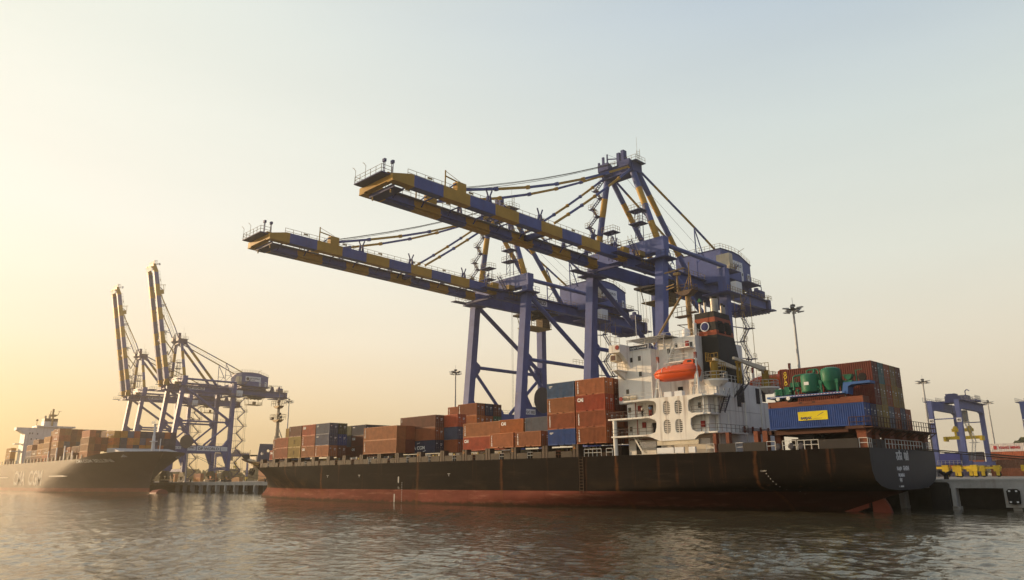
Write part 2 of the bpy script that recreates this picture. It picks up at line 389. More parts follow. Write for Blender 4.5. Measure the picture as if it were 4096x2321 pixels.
COLS={'rust':(.36,.10,.036),'tan rust':(.46,.165,.062),'brick red':(.47,.085,.034),'dark red':(.17,.036,.024),'brown':(.17,.055,.032),'orange rust':(.52,.16,.036),
 'slate blue':(.085,.10,.16),'dark blue':(.028,.04,.10),'blue':(.03,.075,.26),'faded blue':(.06,.11,.20),'navy':(.022,.03,.075),'grey blue':(.15,.17,.21),'grey':(.16,.17,.19),
 'mustard yellow':(.42,.27,.06),'olive green':(.075,.085,.04),'green':(.03,.14,.07),'teal':(.10,.25,.23),'dull yellow':(.31,.22,.085),'white':(.66,.66,.66),'orange':(.52,.18,.03)}
USED=set()
def container(x,y,z,L,H,colour,label,group,marks=None,end='doors',ys=1.,simple=False,xs=1.):
    assert len(label.split())<=16,(label,len(label.split()))
    assert label not in USED,label
    USED.add(label)
    root=thing('shipping_container',label,'container',(x+L*xs/2,y+W0*ys/2,z),group)
    v_=random.uniform(.76,1.02); c=[k*v_*random.uniform(.95,1.05) for k in COLS[colour]]
    def put(name,me):
        o=bpy.data.objects.new(name,me); COL.objects.link(o); o.parent=root
        o.scale=(xs,ys,1); o.location=(-L*xs/2,-W0*ys/2,0); o.color=(*c,1); return o
    put('body',cmesh('body',L,H)); put('frame',cmesh('frame',L,H))
    put('doors' if end=='doors' else 'end_wall',cmesh('doors' if end=='doors' else 'endwall',L,H))
    for me in marks or (): put('lettering',me)
    return root
H0=2.59
TRI=lambda H=H0: [vtext('TRITON',H,.29,.32)]
CAI=lambda: [htext('CAI',.35,1.6,.56)]
CRO=lambda: [vtext('CRONOS',H0,.27,.31)]
DAM=lambda: [htext('DAMCO',.4,1.95,.2)]
LEAS=lambda: [vtext('TEX',H0,.22,.27)]
# ------------------------------------------------------------------ containers on the near ship
Z1=10.32; T=[Z1+2.60*i for i in range(4)]
ROW=lambda k: 94.25+2.49*k
G='containers stacked on the deck of the near ship'
def C20(x,k,t,col,label,marks=None,end='doors'): container(x,ROW(k),T[t],6.06,H0,col,label,G,marks,end)
def C40(x,k,t,col,label,marks=None,end='doors',H=H0,z=None): container(x,ROW(k),T[t] if z is None else z,12.19,H,col,label,G,marks,end)
nth=['bottom','second','third','top']
def DASH():
    if 'dash' not in CM:
        b=MB(); b.box(.45,1.25,-.02,-.008,1.98,2.1); b.box(.55,1.0,-.02,-.008,1.8,1.86); CM['dash']=b.mesh('marking',INKW)
    return CM['dash']
def STRIP():
    if 'strip' not in CM:
        b=MB(); b.box(.45,.75,-.02,-.008,.5,2.35); CM['strip']=b.mesh('marking',INKW)
    return CM['strip']
A=-80.02
for t,(c,m) in enumerate([('rust',TRI()),('rust',CRO()),('brick red',CAI()),('tan rust',TRI())]):
    C20(A,0,t,c,f'{c} container, {nth[t]} of the outer four-high stack touching the white deckhouse',m)
for k in (1,2):
    for t in range(4):
        C20(A,k,t,['dark red','brown','rust'][(t+k)%3],f'{["dark red","brown","rust"][(t+k)%3]} container, {nth[t]} tier, {["second","third"][k-1]} row in, beside the white deckhouse')
B=-86.42
for t,(c,m) in enumerate([('blue',[DASH()]),('rust',CRO()),('tan rust',TRI()),('faded blue',[DASH()])]):
    C20(B,0,t,c,f'{c} container, {nth[t]} of the four-high stack left of the deckhouse stack',m)
for t in range(4): C20(B,1,t,'brown',f'brown container, {nth[t]} tier, hidden behind the four-high stack with blue ends')
C20(-94.15,0,0,'tan rust','tan rust container alone under the grey one, left of the blue bottom container',TRI())
C20(-94.15,1,0,'dark red','dark red container under the grey one, behind the tan rust container')
C20(-94.15,1,1,'grey','ribbed grey container lying on the second tier, left of the four-high stack')
C20(-100.85,0,0,'tan rust','tan rust container on the bottom tier below the orange rust one with white logo',TRI())
C20(-100.75,1,0,'brown','brown container directly under the orange rust one with white logo')
C20(-100.75,1,1,'orange rust','orange rust container with white logo on the second tier beside the grey one',CAI())
C40(-113.95,2,0,'brick red','long brick red container with white logo on the bottom tier amidships',CAI())
C40(-113.95,2,1,'tan rust','long tan rust container lying on the brick red one amidships',TRI(),H=2.75)
F=-124.35
for t,(c,m) in enumerate([('rust',TRI()),('rust',TRI()),('orange rust',[STRIP()]),('rust',TRI())]):
    C20(F,5,t,c,f'{c} container, {nth[t]} of the tall stack in front of the far crane leg',m)
for k,cc in ((6,('rust','brown','rust','navy')),(7,('brown','dark red','green','brown'))):
    for t in range(4): C20(F,k,t,cc[t],f'{cc[t]} container, {nth[t]} tier, {["second","third"][k-6]} row of the tall stack showing three door ends')
for t in range(4): C20(-130.75,6,t,'rust',f'rust container, {nth[t]} tier, forward half of the tall stack amidships',TRI())
for t,(c,m) in enumerate([('rust',TRI()),('slate blue',DAM()),('brick red',CAI())]):
    C20(-124.7,3,t,c,f'{c} container, {nth[t]} of the three-high stack left of the tall stack',m)
for t,(c,m) in enumerate([('navy',[]),('rust',[]),('brown',LEAS())]):
    C40(-135.1,2,t,c,f'long {c} container, {nth[t]} of the three-high stack behind the two-high pair',m)
cg=MB(); put_fit(cg,'CMA CGM',(3.2,-.014,.75),(1,0,0),5.6,.75,bold=.03)
cg.add([(6.2,-.014,1.9),(7.2,-.014,2.12),(7.2,-.014,2.2),(6.2,-.014,2.0)],[(0,1,2,3)]); cg.add([(8.4,-.014,.22),(9.3,-.014,.55),(9.3,-.014,.62),(8.2,-.014,.3)],[(0,1,2,3)])
cgo=cg.build('lettering',INKW)
for o in S.objects:
    if o.get('label','').startswith('long navy container, bottom'): cgo.parent=o; cgo.location=(-12.19/2,-W0/2,0)
z=10.35
for t in (0,1):
    C40(-141.75,0,t,'tan rust',f'long tan rust high container, {["lower","upper"][t]} of the two-high outer pair',TRI(2.85),end='wall',H=2.85,z=z+2.86*t)
    C40(-141.75,1,t,['dark red','rust'][t],f'long {["dark red","rust"][t]} high container, {["lower","upper"][t]} one behind the outer pair',None,end='wall',H=2.85,z=z+2.86*t)
for t,(c,m) in enumerate([('dark red',CAI()),('dark red',CAI()),('navy',DAM())]):
    C20(-162.1,4,t,c,f'{c} container, {nth[t]} tier of the inner stack left of the long pair',m)
for k in (5,6,7):
    for t in range(3): C20(-162.1,k,t,['brown','rust','navy'][t],f'{["brown","rust","navy"][t]} container, {nth[t]} tier, inner row {["one","two","three"][k-5]} behind the navy topped stack')
for t,c in enumerate(['dark red','slate blue','olive green']): C20(-168.6,4,t,c,f'{c} container, {nth[t]} tier, sliver seen behind the forward block of stacks')
for t,(c,m) in enumerate([('tan rust',TRI()),('slate blue',DAM()),('slate blue',[DASH()])]):
    C20(-162.3,0,t,c,f'{c} container, {nth[t]} of the aftmost outer stack in the forward block',m)
for t,c in enumerate(['brown','blue','olive green']): C20(-162.3,1,t,c,f'{c} container, {nth[t]} tier, door end seen second in the forward block')
for t,(c,m) in enumerate([('tan rust',CAI()),('rust',TRI()),('brick red',CAI())]):
    C20(-168.75,0,t,c,f'{c} container, {nth[t]} of the outer stack between yellow and slate ones',m)
msc=MB()
for sx in (0,1):
    msc.box(2.65+sx*.45,2.75+sx*.45,-.03,-.012,.85,1.75)
for sz in (.85,1.25,1.65): msc.box(2.6,3.3,-.03,-.012,sz,sz+.1)
MSC=msc.mesh('lettering',mat('mark_brown',(.10,.06,.03),.7))
for t,(c,m) in enumerate([('mustard yellow',[MSC]),('mustard yellow',[MSC]),('brown',LEAS())]):
    C20(-175.4,0,t,c,f'{c} container, {nth[t]} of the stack with two yellow tiers near the bow',m)
for t in (0,1): C20(-181.8,0,t,'rust',f'rust container, {["lower","upper"][t]} of the outer pair just forward of the yellow ones')
for t,c in ((0,'brown'),(1,'brown'),(2,'mustard yellow')): C20(-181.8,1,t,c,f'{c} container, {nth[t]} tier of the stack peeping over the forward rust pair')
for t in (0,1): C20(-188.3,1,t,'rust',f'rust container, {["lower","upper"][t]} of the foremost pair by the breakwater',CRO())
C20(-194.7,2,0,'brick red','brick red container, single and foremost on the bow by the breakwater',CAI())
# aft block behind the deckhouse
AX,AZ=-46.3,10.92; AP=2.1; AS=.855
ARow=lambda k: 93.75+AP*k
GA='containers stacked on the stern of the near ship'
def CA(k,t,col,label,marks=None): container(AX,ARow(k),AZ+2.76*t,12.19,2.74,col,label,GA,marks,'doors',ys=AS)
sj=MB(); sj.box(3.95,7.75,-.03,-.004,.95,2.05)
sjm=sj.mesh('lettering',mat('banner_yellow',(.72,.58,.02),.5))
st=MB(); put_fit(st,'SARJAK',(4.25,-.034,1.1),(1,0,0),1.5,.42,bold=.06); st.box(5.95,7.0,-.034,-.03,1.12,1.15)
st.add([(6.4,-.034,1.45),(6.5,-.034,1.45),(7.3,-.034,1.85),(7.2,-.034,1.87)],[(0,1,2,3)])
stm=st.mesh('lettering',mat('banner_navy',(.03,.03,.12),.6))
CA(0,0,'blue','long blue container with yellow banner overhanging the stern side',[sjm,stm])
for k,c in enumerate(['dark blue','dull yellow','mustard yellow','grey blue','rust','slate blue','rust'],1):
    CA(k,0,c,f'{c} stern container, bottom tier, door end {["next to the banner one","third","fourth","fifth","sixth","seventh","last"][k-1]}'+(' counted from the banner one' if 1<k<7 else ' at the far edge' if k==7 else ''))
for k,c in zip(range(2,7),['dark red','dull yellow','rust','mustard yellow','dull yellow']):
    CA(k,1,c,f'{c} stern container, middle tier, {["behind the trailer","second","third","fourth","far right"][k-2]} door end')
gm=MB()
zz=1.98
for ch in 'GOLD': put_text(gm,ch,(.8,-.014,zz),(1,0,0),.62,bold=.02,align='CENTER'); zz-=.46
gold=gm.mesh('lettering',INKY)
for k,c in zip(range(2,7),['dark red','teal','rust','dull yellow','brown']):
    CA(k,2,c,f'{c} stern container, top tier, {["with yellow lettering above the tanks","second","third","fourth","far right"][k-2]}'+('' if k==2 else ' door end'),[gold] if k==2 else None)
# flat rack, trailer, tanks
fx,fy,fz=AX,93.8,AZ+2.77
t=thing('flat_rack','rusty brown folded flat rack carrying the blue trailer','flat rack',(fx+6.1,fy+1.05,fz))
b=MB(); b.box(fx,fx+12.19,fy,fy+2.05,fz+.28,fz+.62); b.box(fx+.3,fx+11.9,fy+.03,fy+.3,fz+.02,fz+.28); b.box(fx+.3,fx+11.9,fy+1.75,fy+2.0,fz+.02,fz+.28)
for i in (4.2,5.9): b.box(fx+i,fx+i+.4,fy-.012,fy+.01,fz+.36,fz+.5,1)
b.build('base',[RUSTB,BLACK],t)
b=MB()
for x0 in (fx,fx+9.4): b.box(x0+.1,x0+2.7,fy+.05,fy+2.0,fz+.63,fz+.78); b.box(x0,x0+.25,fy-.01,fy+2.06,fz,fz+.8) if x0==fx else b.box(x0+2.55,x0+2.8,fy-.01,fy+2.06,fz,fz+.8)
b.build('folded_end_wall',RUSTB,t)
tz=fz+.64
t=thing('lowbed_trailer','blue two axle low bed trailer with gooseneck standing on the flat rack','trailer',(-41.5,94.8,tz))
y0,y1=93.85,95.75
b=MB(); b.box(-46.4,-36.2,y0,y1,tz+.62,tz+.86); b.prism([(-36.5,tz+.62),(-35.9,tz+.5),(-35.75,tz+1.4),(-35.3,tz+1.6),(-33.1,tz+1.62),(-33.1,tz+1.92),(-36.3,tz+1.92),(-36.5,tz+.86)],'y',y0+.1,y1-.1)
b.build('bed',TRBLUE,t)
b=MB(); b.box(-45.9,-36.5,y0-.012,y0-.002,tz+.7,tz+.77)
for i in range(16): b.box(-43.0+i*.4,-42.8+i*.4,y0-.02,y0-.013,tz+.7,tz+.77,1)
b.build('reflector_strip',[SIGNW,REDB],t)
for ax in (-44.9,-43.5):
    for yy in (y0+.05,y1-.05):
        b=MB(); s=1 if yy<94.8 else -1
        b.lathe((ax,yy+s*.16,tz+.52),[(.2,-.17),(.46,-.17),(.52,-.1),(.52,.1),(.46,.17),(.2,.17)],18,0,'y')
        wo=b.build('wheel',RUBBER,t,smooth=30)
        b=MB(); b.lathe((ax,yy-s*.02,tz+.52),[(.05,-.04),(.24,-.03),(.28,.02),(.28,.06)],14,0,'y'); b.build('rim',INKW,wo)
b=MB(); b.tube((-36.3,94.3,tz+.02),(-36.3,94.3,tz+.6),.08,6); b.build('landing_leg',STEEL,t)
tb=tz+.87
t=thing('tank_plant','green twin tank plant with pipes bolted on the blue trailer','tank plant',(-40.15,94.8,tb))
b=MB(); b.lathe((-40.65,94.8,tb),[(.9,.15),(1.22,.3),(1.25,.45),(1.25,2.3),(1.15,2.5),(.6,2.66),(.2,2.7)],24,0); b.build('flat_tank',GREEN,t,smooth=35)
b=MB(); b.lathe((-38.05,94.85,tb),[(.25,.15),(.7,.3),(1.22,1.35),(1.24,1.4),(1.24,2.75),(1.1,3.0),(.6,3.2),(.15,3.24)],24,0); b.build('cone_tank',GREEN,t,smooth=35)
b=MB()
for dx in (-1.05,.95):
    for dy in (-.8,.7): b.box(-38.05+dx-.12,-38.05+dx+.12,94.85+dy-.1,94.85+dy+.1,tb,tb+1.55); b.box(-38.05+dx-.22,-38.05+dx+.22,94.85+dy-.18,94.85+dy+.18,tb+1.1,tb+1.6)
b.build('tank_support',GREEN,t)
b=MB(); b.path([(-42.75,94.3,tb+.6),(-42.75,94.3,tb+2.35),(-42.45,94.3,tb+2.5),(-41.05,94.5,tb+2.62)],.11,8); b.path([(-41.05,94.7,tb+2.7),(-41.05,94.7,tb+3.05),(-40.65,94.7,tb+3.15),(-39.75,94.7,tb+3.15),(-39.45,94.6,tb+2.9),(-39.40,94.4,tb+.5)],.1,8)
b.lathe((-40.05,94.7,tb+2.7),[(.25,0),(.14,.4),(.1,.5)],10,0)
b.build('pipework',GREEN,t,smooth=40)
for i,xx in enumerate((-43.15,-42.65,-42.15,-39.45,-39.15)):
    b=MB(); b.lathe((xx,94.1,tb+.55+.2*(i%2)),[(.05,-.2),(.17,-.12),(.2,0),(.17,.12),(.05,.2)],10,0); b.tube((xx,94.1,tb),(xx,94.1,tb+.5),.06,6); b.build('valve',GREEN,t,smooth=40)
b=MB(); b.box(-45.35,-44.35,94.2,95.4,tb,tb+.95); b.box(-44.05,-43.35,94.1,95.5,tb,tb+1.15); b.box(-43.35,-42.15,94.6,95.6,tb+1.1,tb+1.7); b.build('pump_unit',GREEN,t)
b=MB(); b.rail([(-45.35,94.05,tb),(-44.05,94.05,tb)],.8,.6); b.ladder((-44.05,95.7,tb+1),(-42.75,95.7,tb+2.9),.5); b.build('guard_rail',GREEN,t)
b=MB(); b.box(-41.05,-40.45,93.52,93.55,tb+1.1,tb+1.5); b.build('notice',SIGNW,t)
b=MB(); zt=tz+1.93; b.box(-36.35,-35.35,94.3,95.2,zt,zt+.25); b.prism([(-36.35,zt+.9),(-35.25,zt+.9),(-35.45,zt+.5),(-35.80,zt+.25),(-36.15,zt+.5)],'y',94.3,95.1); b.box(-36.45,-35.25,94.2,95.2,zt+.88,zt+.98); b.beam((-34.85,94.6,zt),(-34.85,94.6,zt+1.5),.1,.1); b.beam((-34.95,94.6,zt+1.4),(-34.05,94.6,zt+1.5),.08,.08)
o=tag(b.build('hopper',GREEN),'small green hopper standing on the trailer gooseneck','hopper')
b=MB(); b.lathe((-34.05,94.35,zt+.5),[(.22,-.15),(.45,-.15),(.5,-.08),(.5,.08),(.45,.15),(.22,.15)],18,0,'y')
o=tag(b.build('spare_tyre',RUBBER,smooth=30),'black spare tyre standing on the trailer gooseneck','tyre')
# ------------------------------------------------------------------ the near ship
def hull_mat(name,up,low,zb,scuff=(.20,.115,.05),xs=(-215,-150),dirt=.75,runs=(),spec=.3,rough=.5):
    m=bpy.data.materials.new(name); m.use_nodes=True; nt=m.node_tree; N=nt.nodes; L=nt.links; b=N['Principled BSDF']; b.inputs['Roughness'].default_value=rough; b.inputs['Specular IOR Level'].default_value=spec
    g=N.new('ShaderNodeNewGeometry'); sp=N.new('ShaderNodeSeparateXYZ'); L.new(g.outputs['Position'],sp.inputs[0])
    def noise(sc,scale,det=6):
        mp=N.new('ShaderNodeMapping'); mp.inputs['Scale'].default_value=scale; L.new(g.outputs['Position'],mp.inputs['Vector'])
        n=N.new('ShaderNodeTexNoise'); n.inputs['Scale'].default_value=sc; n.inputs['Detail'].default_value=det; n.inputs['Roughness'].default_value=.65; L.new(mp.outputs[0],n.inputs['Vector']); return n.outputs['Fac']
    def mr(v,a,b_,c,d):
        n=N.new('ShaderNodeMapRange'); L.new(v,n.inputs['Value'])
        for k,x in zip(('From Min','From Max','To Min','To Max'),(a,b_,c,d)): n.inputs[k].default_value=x
        return n.outputs[0]
    def mul(a,b_):
        n=N.new('ShaderNodeMath'); n.operation='MULTIPLY'; L.new(a,n.inputs[0]); L.new(b_,n.inputs[1]); return n.outputs[0]
    def mix(f,a,b_):
        n=N.new('ShaderNodeMix'); n.data_type='RGBA'
        if hasattr(f,'links'): L.new(f,n.inputs[0])
        else: n.inputs[0].default_value=f
        for s,i in ((a,6),(b_,7)):
            if isinstance(s,tuple): n.inputs[i].default_value=(*s,1)
            else: L.new(s,n.inputs[i])
        return n.outputs[2]
    big=noise(.06,(1,1,3)); 
    upc=mix(mr(big,.35,.65,0,1),up,tuple(c*1.7 for c in up))
    lowc=mix(mr(noise(.12,(1,1,2.5)),.35,.65,0,1),low,tuple(c*.62 for c in low))
    bd=mr(sp.outputs['Z'],zb-.03,zb+.05,0,1); c=mix(bd,lowc,upc)
    sc=mr(noise(.16,(1,1,2.2)),.5,.66,0,dirt); c=mix(mul(mul(sc,mr(sp.outputs['X'],xs[0],xs[1],1,.12)),mr(sp.outputs['Z'],zb+4.6,zb-.4,0,1)),c,scuff)
    c=mix(mr(noise(.9,(1,1,.05)),.6,.74,0,.5),c,(.14,.055,.022))
    c=mix(mr(noise(2.2,(1,1,.3),8),.70,.76,0,.3),c,(.12,.09,.07))
    def m2(op,a,b_):
        n=N.new('ShaderNodeMath'); n.operation=op
        for i,x in enumerate((a,b_)):
            if isinstance(x,(int,float)): n.inputs[i].default_value=x
            else: L.new(x,n.inputs[i])
        return n.outputs[0]
    lowf=mr(sp.outputs['Z'],zb-.02,zb+.02,1,0)
    c=mix(mul(mr(noise(.5,(.3,1,3),6),.54,.66,0,.55),lowf),c,(.36,.17,.12))
    c=mix(mr(m2('ADD',sp.outputs['Z'],mr(noise(.8,(1,1,1),4),.3,.7,-.3,.3)),.55,1.0,.8,0),c,(.035,.03,.018))
    c=mix(mr(noise(.35,(.25,1,2.2),7),.58,.7,0,.35),c,(.075,.05,.035))
    if runs: c=mix(mul(mr(sp.outputs['X'],-85,-42,0,.8),lowf),c,(.045,.02,.014))  # stern shade painted in: boot topping darkens towards the stern
    wob=mr(noise(1.2,(1,1,.4),4),.3,.7,-.25,.25)
    for xi,wd in runs:
        d_=m2('ABSOLUTE',m2('SUBTRACT',m2('ADD',sp.outputs['X'],wob),xi),0)
        c=mix(mul(mr(d_,wd*.3,wd,.5,0),mr(noise(.7,(1,1,.25),5),.35,.6,.25,1)),c,(.17,.065,.022))
    if runs:
        for zi in (4.6,6.5): c=mix(mr(m2('ABSOLUTE',m2('SUBTRACT',sp.outputs['Z'],zi),0),.02,.06,.6,0),c,(.006,.005,.005))
        sm=m2('ABSOLUTE',m2('SUBTRACT',m2('FRACT',m2('DIVIDE',sp.outputs['X'],9.7),0),.5),0); c=mix(mr(sm,.494,.499,0,.5),c,(.006,.005,.005))
    L.new(c,b.inputs['Base Color'])
    bp=N.new('ShaderNodeBump'); bp.inputs['Strength'].default_value=.25; bp.inputs['Distance'].default_value=.25; L.new(noise(.35,(1,1,1),2),bp.inputs['Height']); L.new(bp.outputs[0],b.inputs['Normal'])
    return m
def interp(tab,z):
    if z<=tab[0][0]: return tab[0][1]
    for (a,x),(c,y) in zip(tab,tab[1:]):
        if z<=c: return x+(y-x)*(z-a)/(c-a)
    return tab[-1][1]
def sstep(t): t=max(0,min(1,t)); return t*t*(3-2*t)
YC=106.2; HB=12.2
STEM=[(-1.5,-210.5),(.3,-212),(1.2,-211.3),(2.3,-208.8),(3.6,-208.2),(5.4,-209),(8,-211.8),(9.1,-213.2),(10.3,-216.6),(12.6,-221.6)]
TRAN=[(3.1,.4),(3.16,3.2),(3.35,7),(3.7,9.4),(4.4,11.2),(5.6,12.05),(6.7,12.15),(8.4,12.1)]
ZL=[-1.5,-.5,.2,.8,1.5,2.2,2.7,3.12,3.2,3.4,3.8,4.5,5.5,6.7,7.5,8.3]
NS=90
def ship_pt(s,zl):
    zt=8.3+4.3*(1-sstep(s/.155)); z=-1.5+(zl+1.5)*(zt+1.5)/9.8
    xs_=interp(STEM,z); tr=z>=3.15
    xe=-34.2 if tr else -34.2-(3.15-z)*3.0
    x=xs_+s*(xe-xs_); t=x-xs_
    Lb=interp([(-1.5,62),(2,58),(5,46),(8.3,34),(12.6,27)],z); p=interp([(-1.5,1.25),(3,1.5),(8.3,2.3),(12.6,2.6)],z)
    bb=HB*(1-(1-min(t/Lb,1))**p)
    Ls=interp([(-1.5,88),(1,72),(3,42),(5,26),(8.3,16)],z); bs=interp(TRAN,z) if tr else .35
    d=min((xe-x)/Ls,1); bb=min(bb,bs+(HB-bs)*(1-(1-d)**2.1))
    return x,max(bb,.05),z
ship=thing('container_ship','black hulled container ship with red boot topping and white deckhouse moored at the quay','container ship',(-120,YC,0))
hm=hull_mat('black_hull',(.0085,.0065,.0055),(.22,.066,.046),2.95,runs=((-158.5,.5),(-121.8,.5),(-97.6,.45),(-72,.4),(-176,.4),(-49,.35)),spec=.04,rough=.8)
b=MB(); sx=[ (i/NS)**1.0 for i in range(NS+1)]; nz=len(ZL)
for sg in (-1,1):
    vs=[]
    for s in sx:
        for zl in ZL: x,bb,z=ship_pt(s,zl); vs.append((x,YC+sg*bb,z))
    fs=[]
    for i in range(NS):
        for j in range(nz-1):
            q=(i*nz+j,(i+1)*nz+j,(i+1)*nz+j+1,i*nz+j+1); fs.append(q if sg<0 else q[::-1])
    b.add(vs,fs)
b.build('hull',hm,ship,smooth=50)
b=MB(); zs_=[z for z in ZL if z>=3.15]
L_=[(-34.19,YC-interp(TRAN,z),z) for z in zs_]; Rr=[(-34.19,YC+interp(TRAN,z),z) for z in zs_]
n=len(zs_); b.add(L_+Rr,[(i,n+i,n+i+1,i+1) for i in range(n-1)])
b.build('transom',mat('transom_black',(.018,.022,.03),.5,var=.2,rust=.15),ship)
b=MB(); vs=[]
for s in sx:
    x,bb,z=ship_pt(s,8.3); zz=z-.06-1.0*(1-sstep(s/.155)); vs+=[(x,YC-bb+.05,zz),(x,YC+bb-.05,zz)]
b.add(vs,[(2*i,2*i+2,2*i+3,2*i+1) for i in range(NS)]); b.build('deck',DECK,ship)
b=MB(); b.prism([(-38.9,2.9),(-37.9,2.9),(-36.9,1.2),(-36.6,.2),(-36.8,-1.2),(-39,-1.2)],'y',YC-.3,YC+.3); b.prism([(-46,2.2),(-39.4,2.9),(-39.4,.9),(-41,.3),(-46,.3)],'y',YC-.35,YC+.35); b.build('rudder',mat('rudder_red',(.24,.06,.04),.6,rust=.3),ship)
def near_y(x,z):
    lo,hi=0,1
    for _ in range(30):
        m_=(lo+hi)/2
        zt=8.3+4.3*(1-sstep(m_/.155)); zl=(z+1.5)*9.8/(zt+1.5)-1.5
        if ship_pt(m_,zl)[0]<x: lo=m_
        else: hi=m_
    return YC-ship_pt(lo,zl)[1]
# names and marks
b=MB()
def stroke(pts,w=.09):
    for p,q in zip(pts,pts[1:]): b.beam((-34.16,p[0],p[1]),(-34.16,q[0],q[1]),w,.02,0,up=(1,0,0))
def deva(y,z,hh,glyphs,wd):
    for gph,adv in glyphs:
        for st_ in gph: stroke([(y+u*wd,z+v*hh) for u,v in st_],.15 if hh>.8 else .08)
        y+=adv*wd
    return y
BAR_=lambda x0,x1:[(x0,1),(x1,1)]
ra=([BAR_(0,.75),[(.15,.95),(.5,.75),(.45,.5),(.1,.42),(.55,0)]],.62); aa=([BAR_(0,.5),[(.3,1),(.3,0)]],.5)
ja=([BAR_(0,1),[(.8,1),(.8,0)],[(.8,.5),(.3,.5),(.12,.2),(.35,.05)]],1.0); ii=([BAR_(0,.5),[(.3,1),(.3,0)],[(-.2,1),(-.1,1.3),(.2,1.32),(.3,1)]],.5)
va=([BAR_(0,.85),[(.65,1),(.65,0)],[(.65,.45),(.3,.6),(.1,.35),(.35,.1),(.65,.3)]],.85); ga=([BAR_(0,.85),[(.65,1),(.65,0)],[(.2,1),(.25,.35),(.08,.25)]],.85)
dot=([[(-.1,1.3),(0,1.3)]],0); dha=([[(.5,1),(.75,1)],[(.65,1),(.65,0)],[(.65,.4),(.25,.45),(.1,.2),(.3,.05)],[(.3,.45),(.1,.75),(.3,.95)]],.85)
yy=deva(102.75,6.9,.9,[ra,aa,ja,ii,va],.62); b.build('name_lettering',INKW,ship); b=MB(); deva(yy+.75,6.9,.9,[ga,dot,aa,dha,ii],.62)
b.build('name_lettering',INKW,ship); b=MB()
put_fit(b,'RAJIV',(-34.16,102.5,5.65),(0,1,0),1.85,.6,bold=.05); put_fit(b,'GANDHI',(-34.16,104.75,5.65),(0,1,0),2.15,.6,bold=.05)
b.build('name_lettering',INKW,ship); b=MB()
put_fit(b,'MUMBAI',(-34.16,102.75,4.85),(0,1,0),2.2,.45,bold=.05)
b.build('name_lettering',INKW,ship); b=MB()
ma=([BAR_(0,.8),[(.6,1),(.6,0)],[(.15,1),(.15,.4),(.6,.4)]],.8); deva(103.0,4.15,.45,[ma,dot,ma,([BAR_(0,.6),[(.3,1),(.3,.7),(.1,.6),(.4,.4),(.1,.15)]],.6)],.42)
b.build('name_lettering',INKW,ship); b=MB()
put_fit(b,'IMO',(-34.16,102.4,3.55),(0,1,0),.55,.2)
for i in range(7): b.box(-34.17,-34.15,103.1+i*.16,103.2+i*.16,3.55,3.75)
b.build('name_lettering',INKW,ship)
b=MB(); b.prism([(-128.25,4.4),(-128.05,4.2),(-127.85,4.4),(-127.85,5.4),(-128.05,5.6),(-128.25,5.4)],'y',93.95,93.99); b.box(-129.5,-129.15,93.95,93.99,.4,2.1)
for i in range(12): b.box(-126.9,-126.75,93.95,93.99,.6+i*.33,.75+i*.33)
put_text(b,'fo',(-128.2,93.96,3.1),(1,0,0),.7)
for xx in (-155.5,-142.5,-112): b.box(xx-.4,xx+.4,93.95,93.99,5.9,6.0); b.box(xx-.06,xx+.06,93.95,93.99,5.5,5.9)
b.build('draught_marks',mat('mark_worn_white',(.42,.4,.36),.7),ship)
b=MB()
for i in range(9):
    x=-47.6+i*.22; z=5.3-i*.33; yy=near_y(x,z); b.box(x,x+.09,yy-.05,yy+.02,z,z+.12)
put_text(b,'CHIAP',(-48.3,near_y(-47.5,5.7)-.06,5.6),(1,0,0),.3); b.build('stern_draught_marks',mat('mark_worn_white',(.42,.4,.36),.7),ship)
b=MB(); b.ladder((-79,93.9,2.6),(-79,93.9,8.3),.8,.45,.06); b.build('pilot_ladder',mat('ladder_rope',(.12,.07,.04),.8),ship)
# bow: breakwater, foremast, anchor, bulwark fittings
def holed(outline,holes,fn,thick):
    cu=bpy.data.curves.new('panel_curve','CURVE'); cu.dimensions='2D'; cu.fill_mode='BOTH'; cu.extrude=thick/2
    for poly in [outline]+holes:
        sp=cu.splines.new('POLY'); sp.points.add(len(poly)-1); sp.use_cyclic_u=True
        for p,(u,v) in zip(sp.points,poly): p.co=(u,v,0,1)
    o=bpy.data.objects.new('panel_tmp',cu); COL.objects.link(o); me=bpy.data.meshes.new_from_object(o.evaluated_get(bpy.context.evaluated_depsgraph_get()))
    bb=MB(); bb.add([fn(*v.co) for v in me.vertices],[tuple(p.vertices) for p in me.polygons])
    bpy.data.objects.remove(o); bpy.data.curves.remove(cu); bpy.data.meshes.remove(me); return bb
circ=lambda u,v,r,n=14:[(u+r*math.cos(2*math.pi*i/n),v+r*math.sin(2*math.pi*i/n)) for i in range(n)]
bw=holed([(97.9,9),(98.6,14.9),(114,14.9),(114.8,9)],[circ(99.4,12.2,.42),circ(101.2,13.0,.42),circ(102.3,11.2,.42),circ(103.6,13.2,.42),circ(105.2,11.6,.42),circ(107,13,.42)],lambda u,v,k:(-199.6+k,u,v),.12)
bw.box(-201,-199.7,99.5,99.7,9,13); bw.box(-201,-199.7,106,106.2,9,13)
bw.build('breakwater',mat('breakwater_grey',(.20,.21,.24),.6,var=.12,rust=.2),ship)
b=MB(); b.box(-207,-203,99.5,104,8.4,11.6); b.box(-209,-206,101,103,8.4,10.6); b.lathe((-205,98.8,10.2),[(.25,-.5),(.6,-.5),(.6,-.4),(.3,-.4),(.3,.4),(.6,.4),(.6,.5),(.25,.5)],12,0,'y'); b.build('windlass',OFFW,ship)
b=MB(); b.tube((-204.6,YC,8.5),(-204.7,YC,17.5),.95,12,0,.8); b.tube((-204.7,YC,17.5),(-204.9,YC,28.4),.52,12,0,.34)
b.tube((-198.5,YC,13),(-203.9,YC,19.5),.16,8); b.tube((-204.9,YC,28.4),(-204.9,YC,30),.08,6)
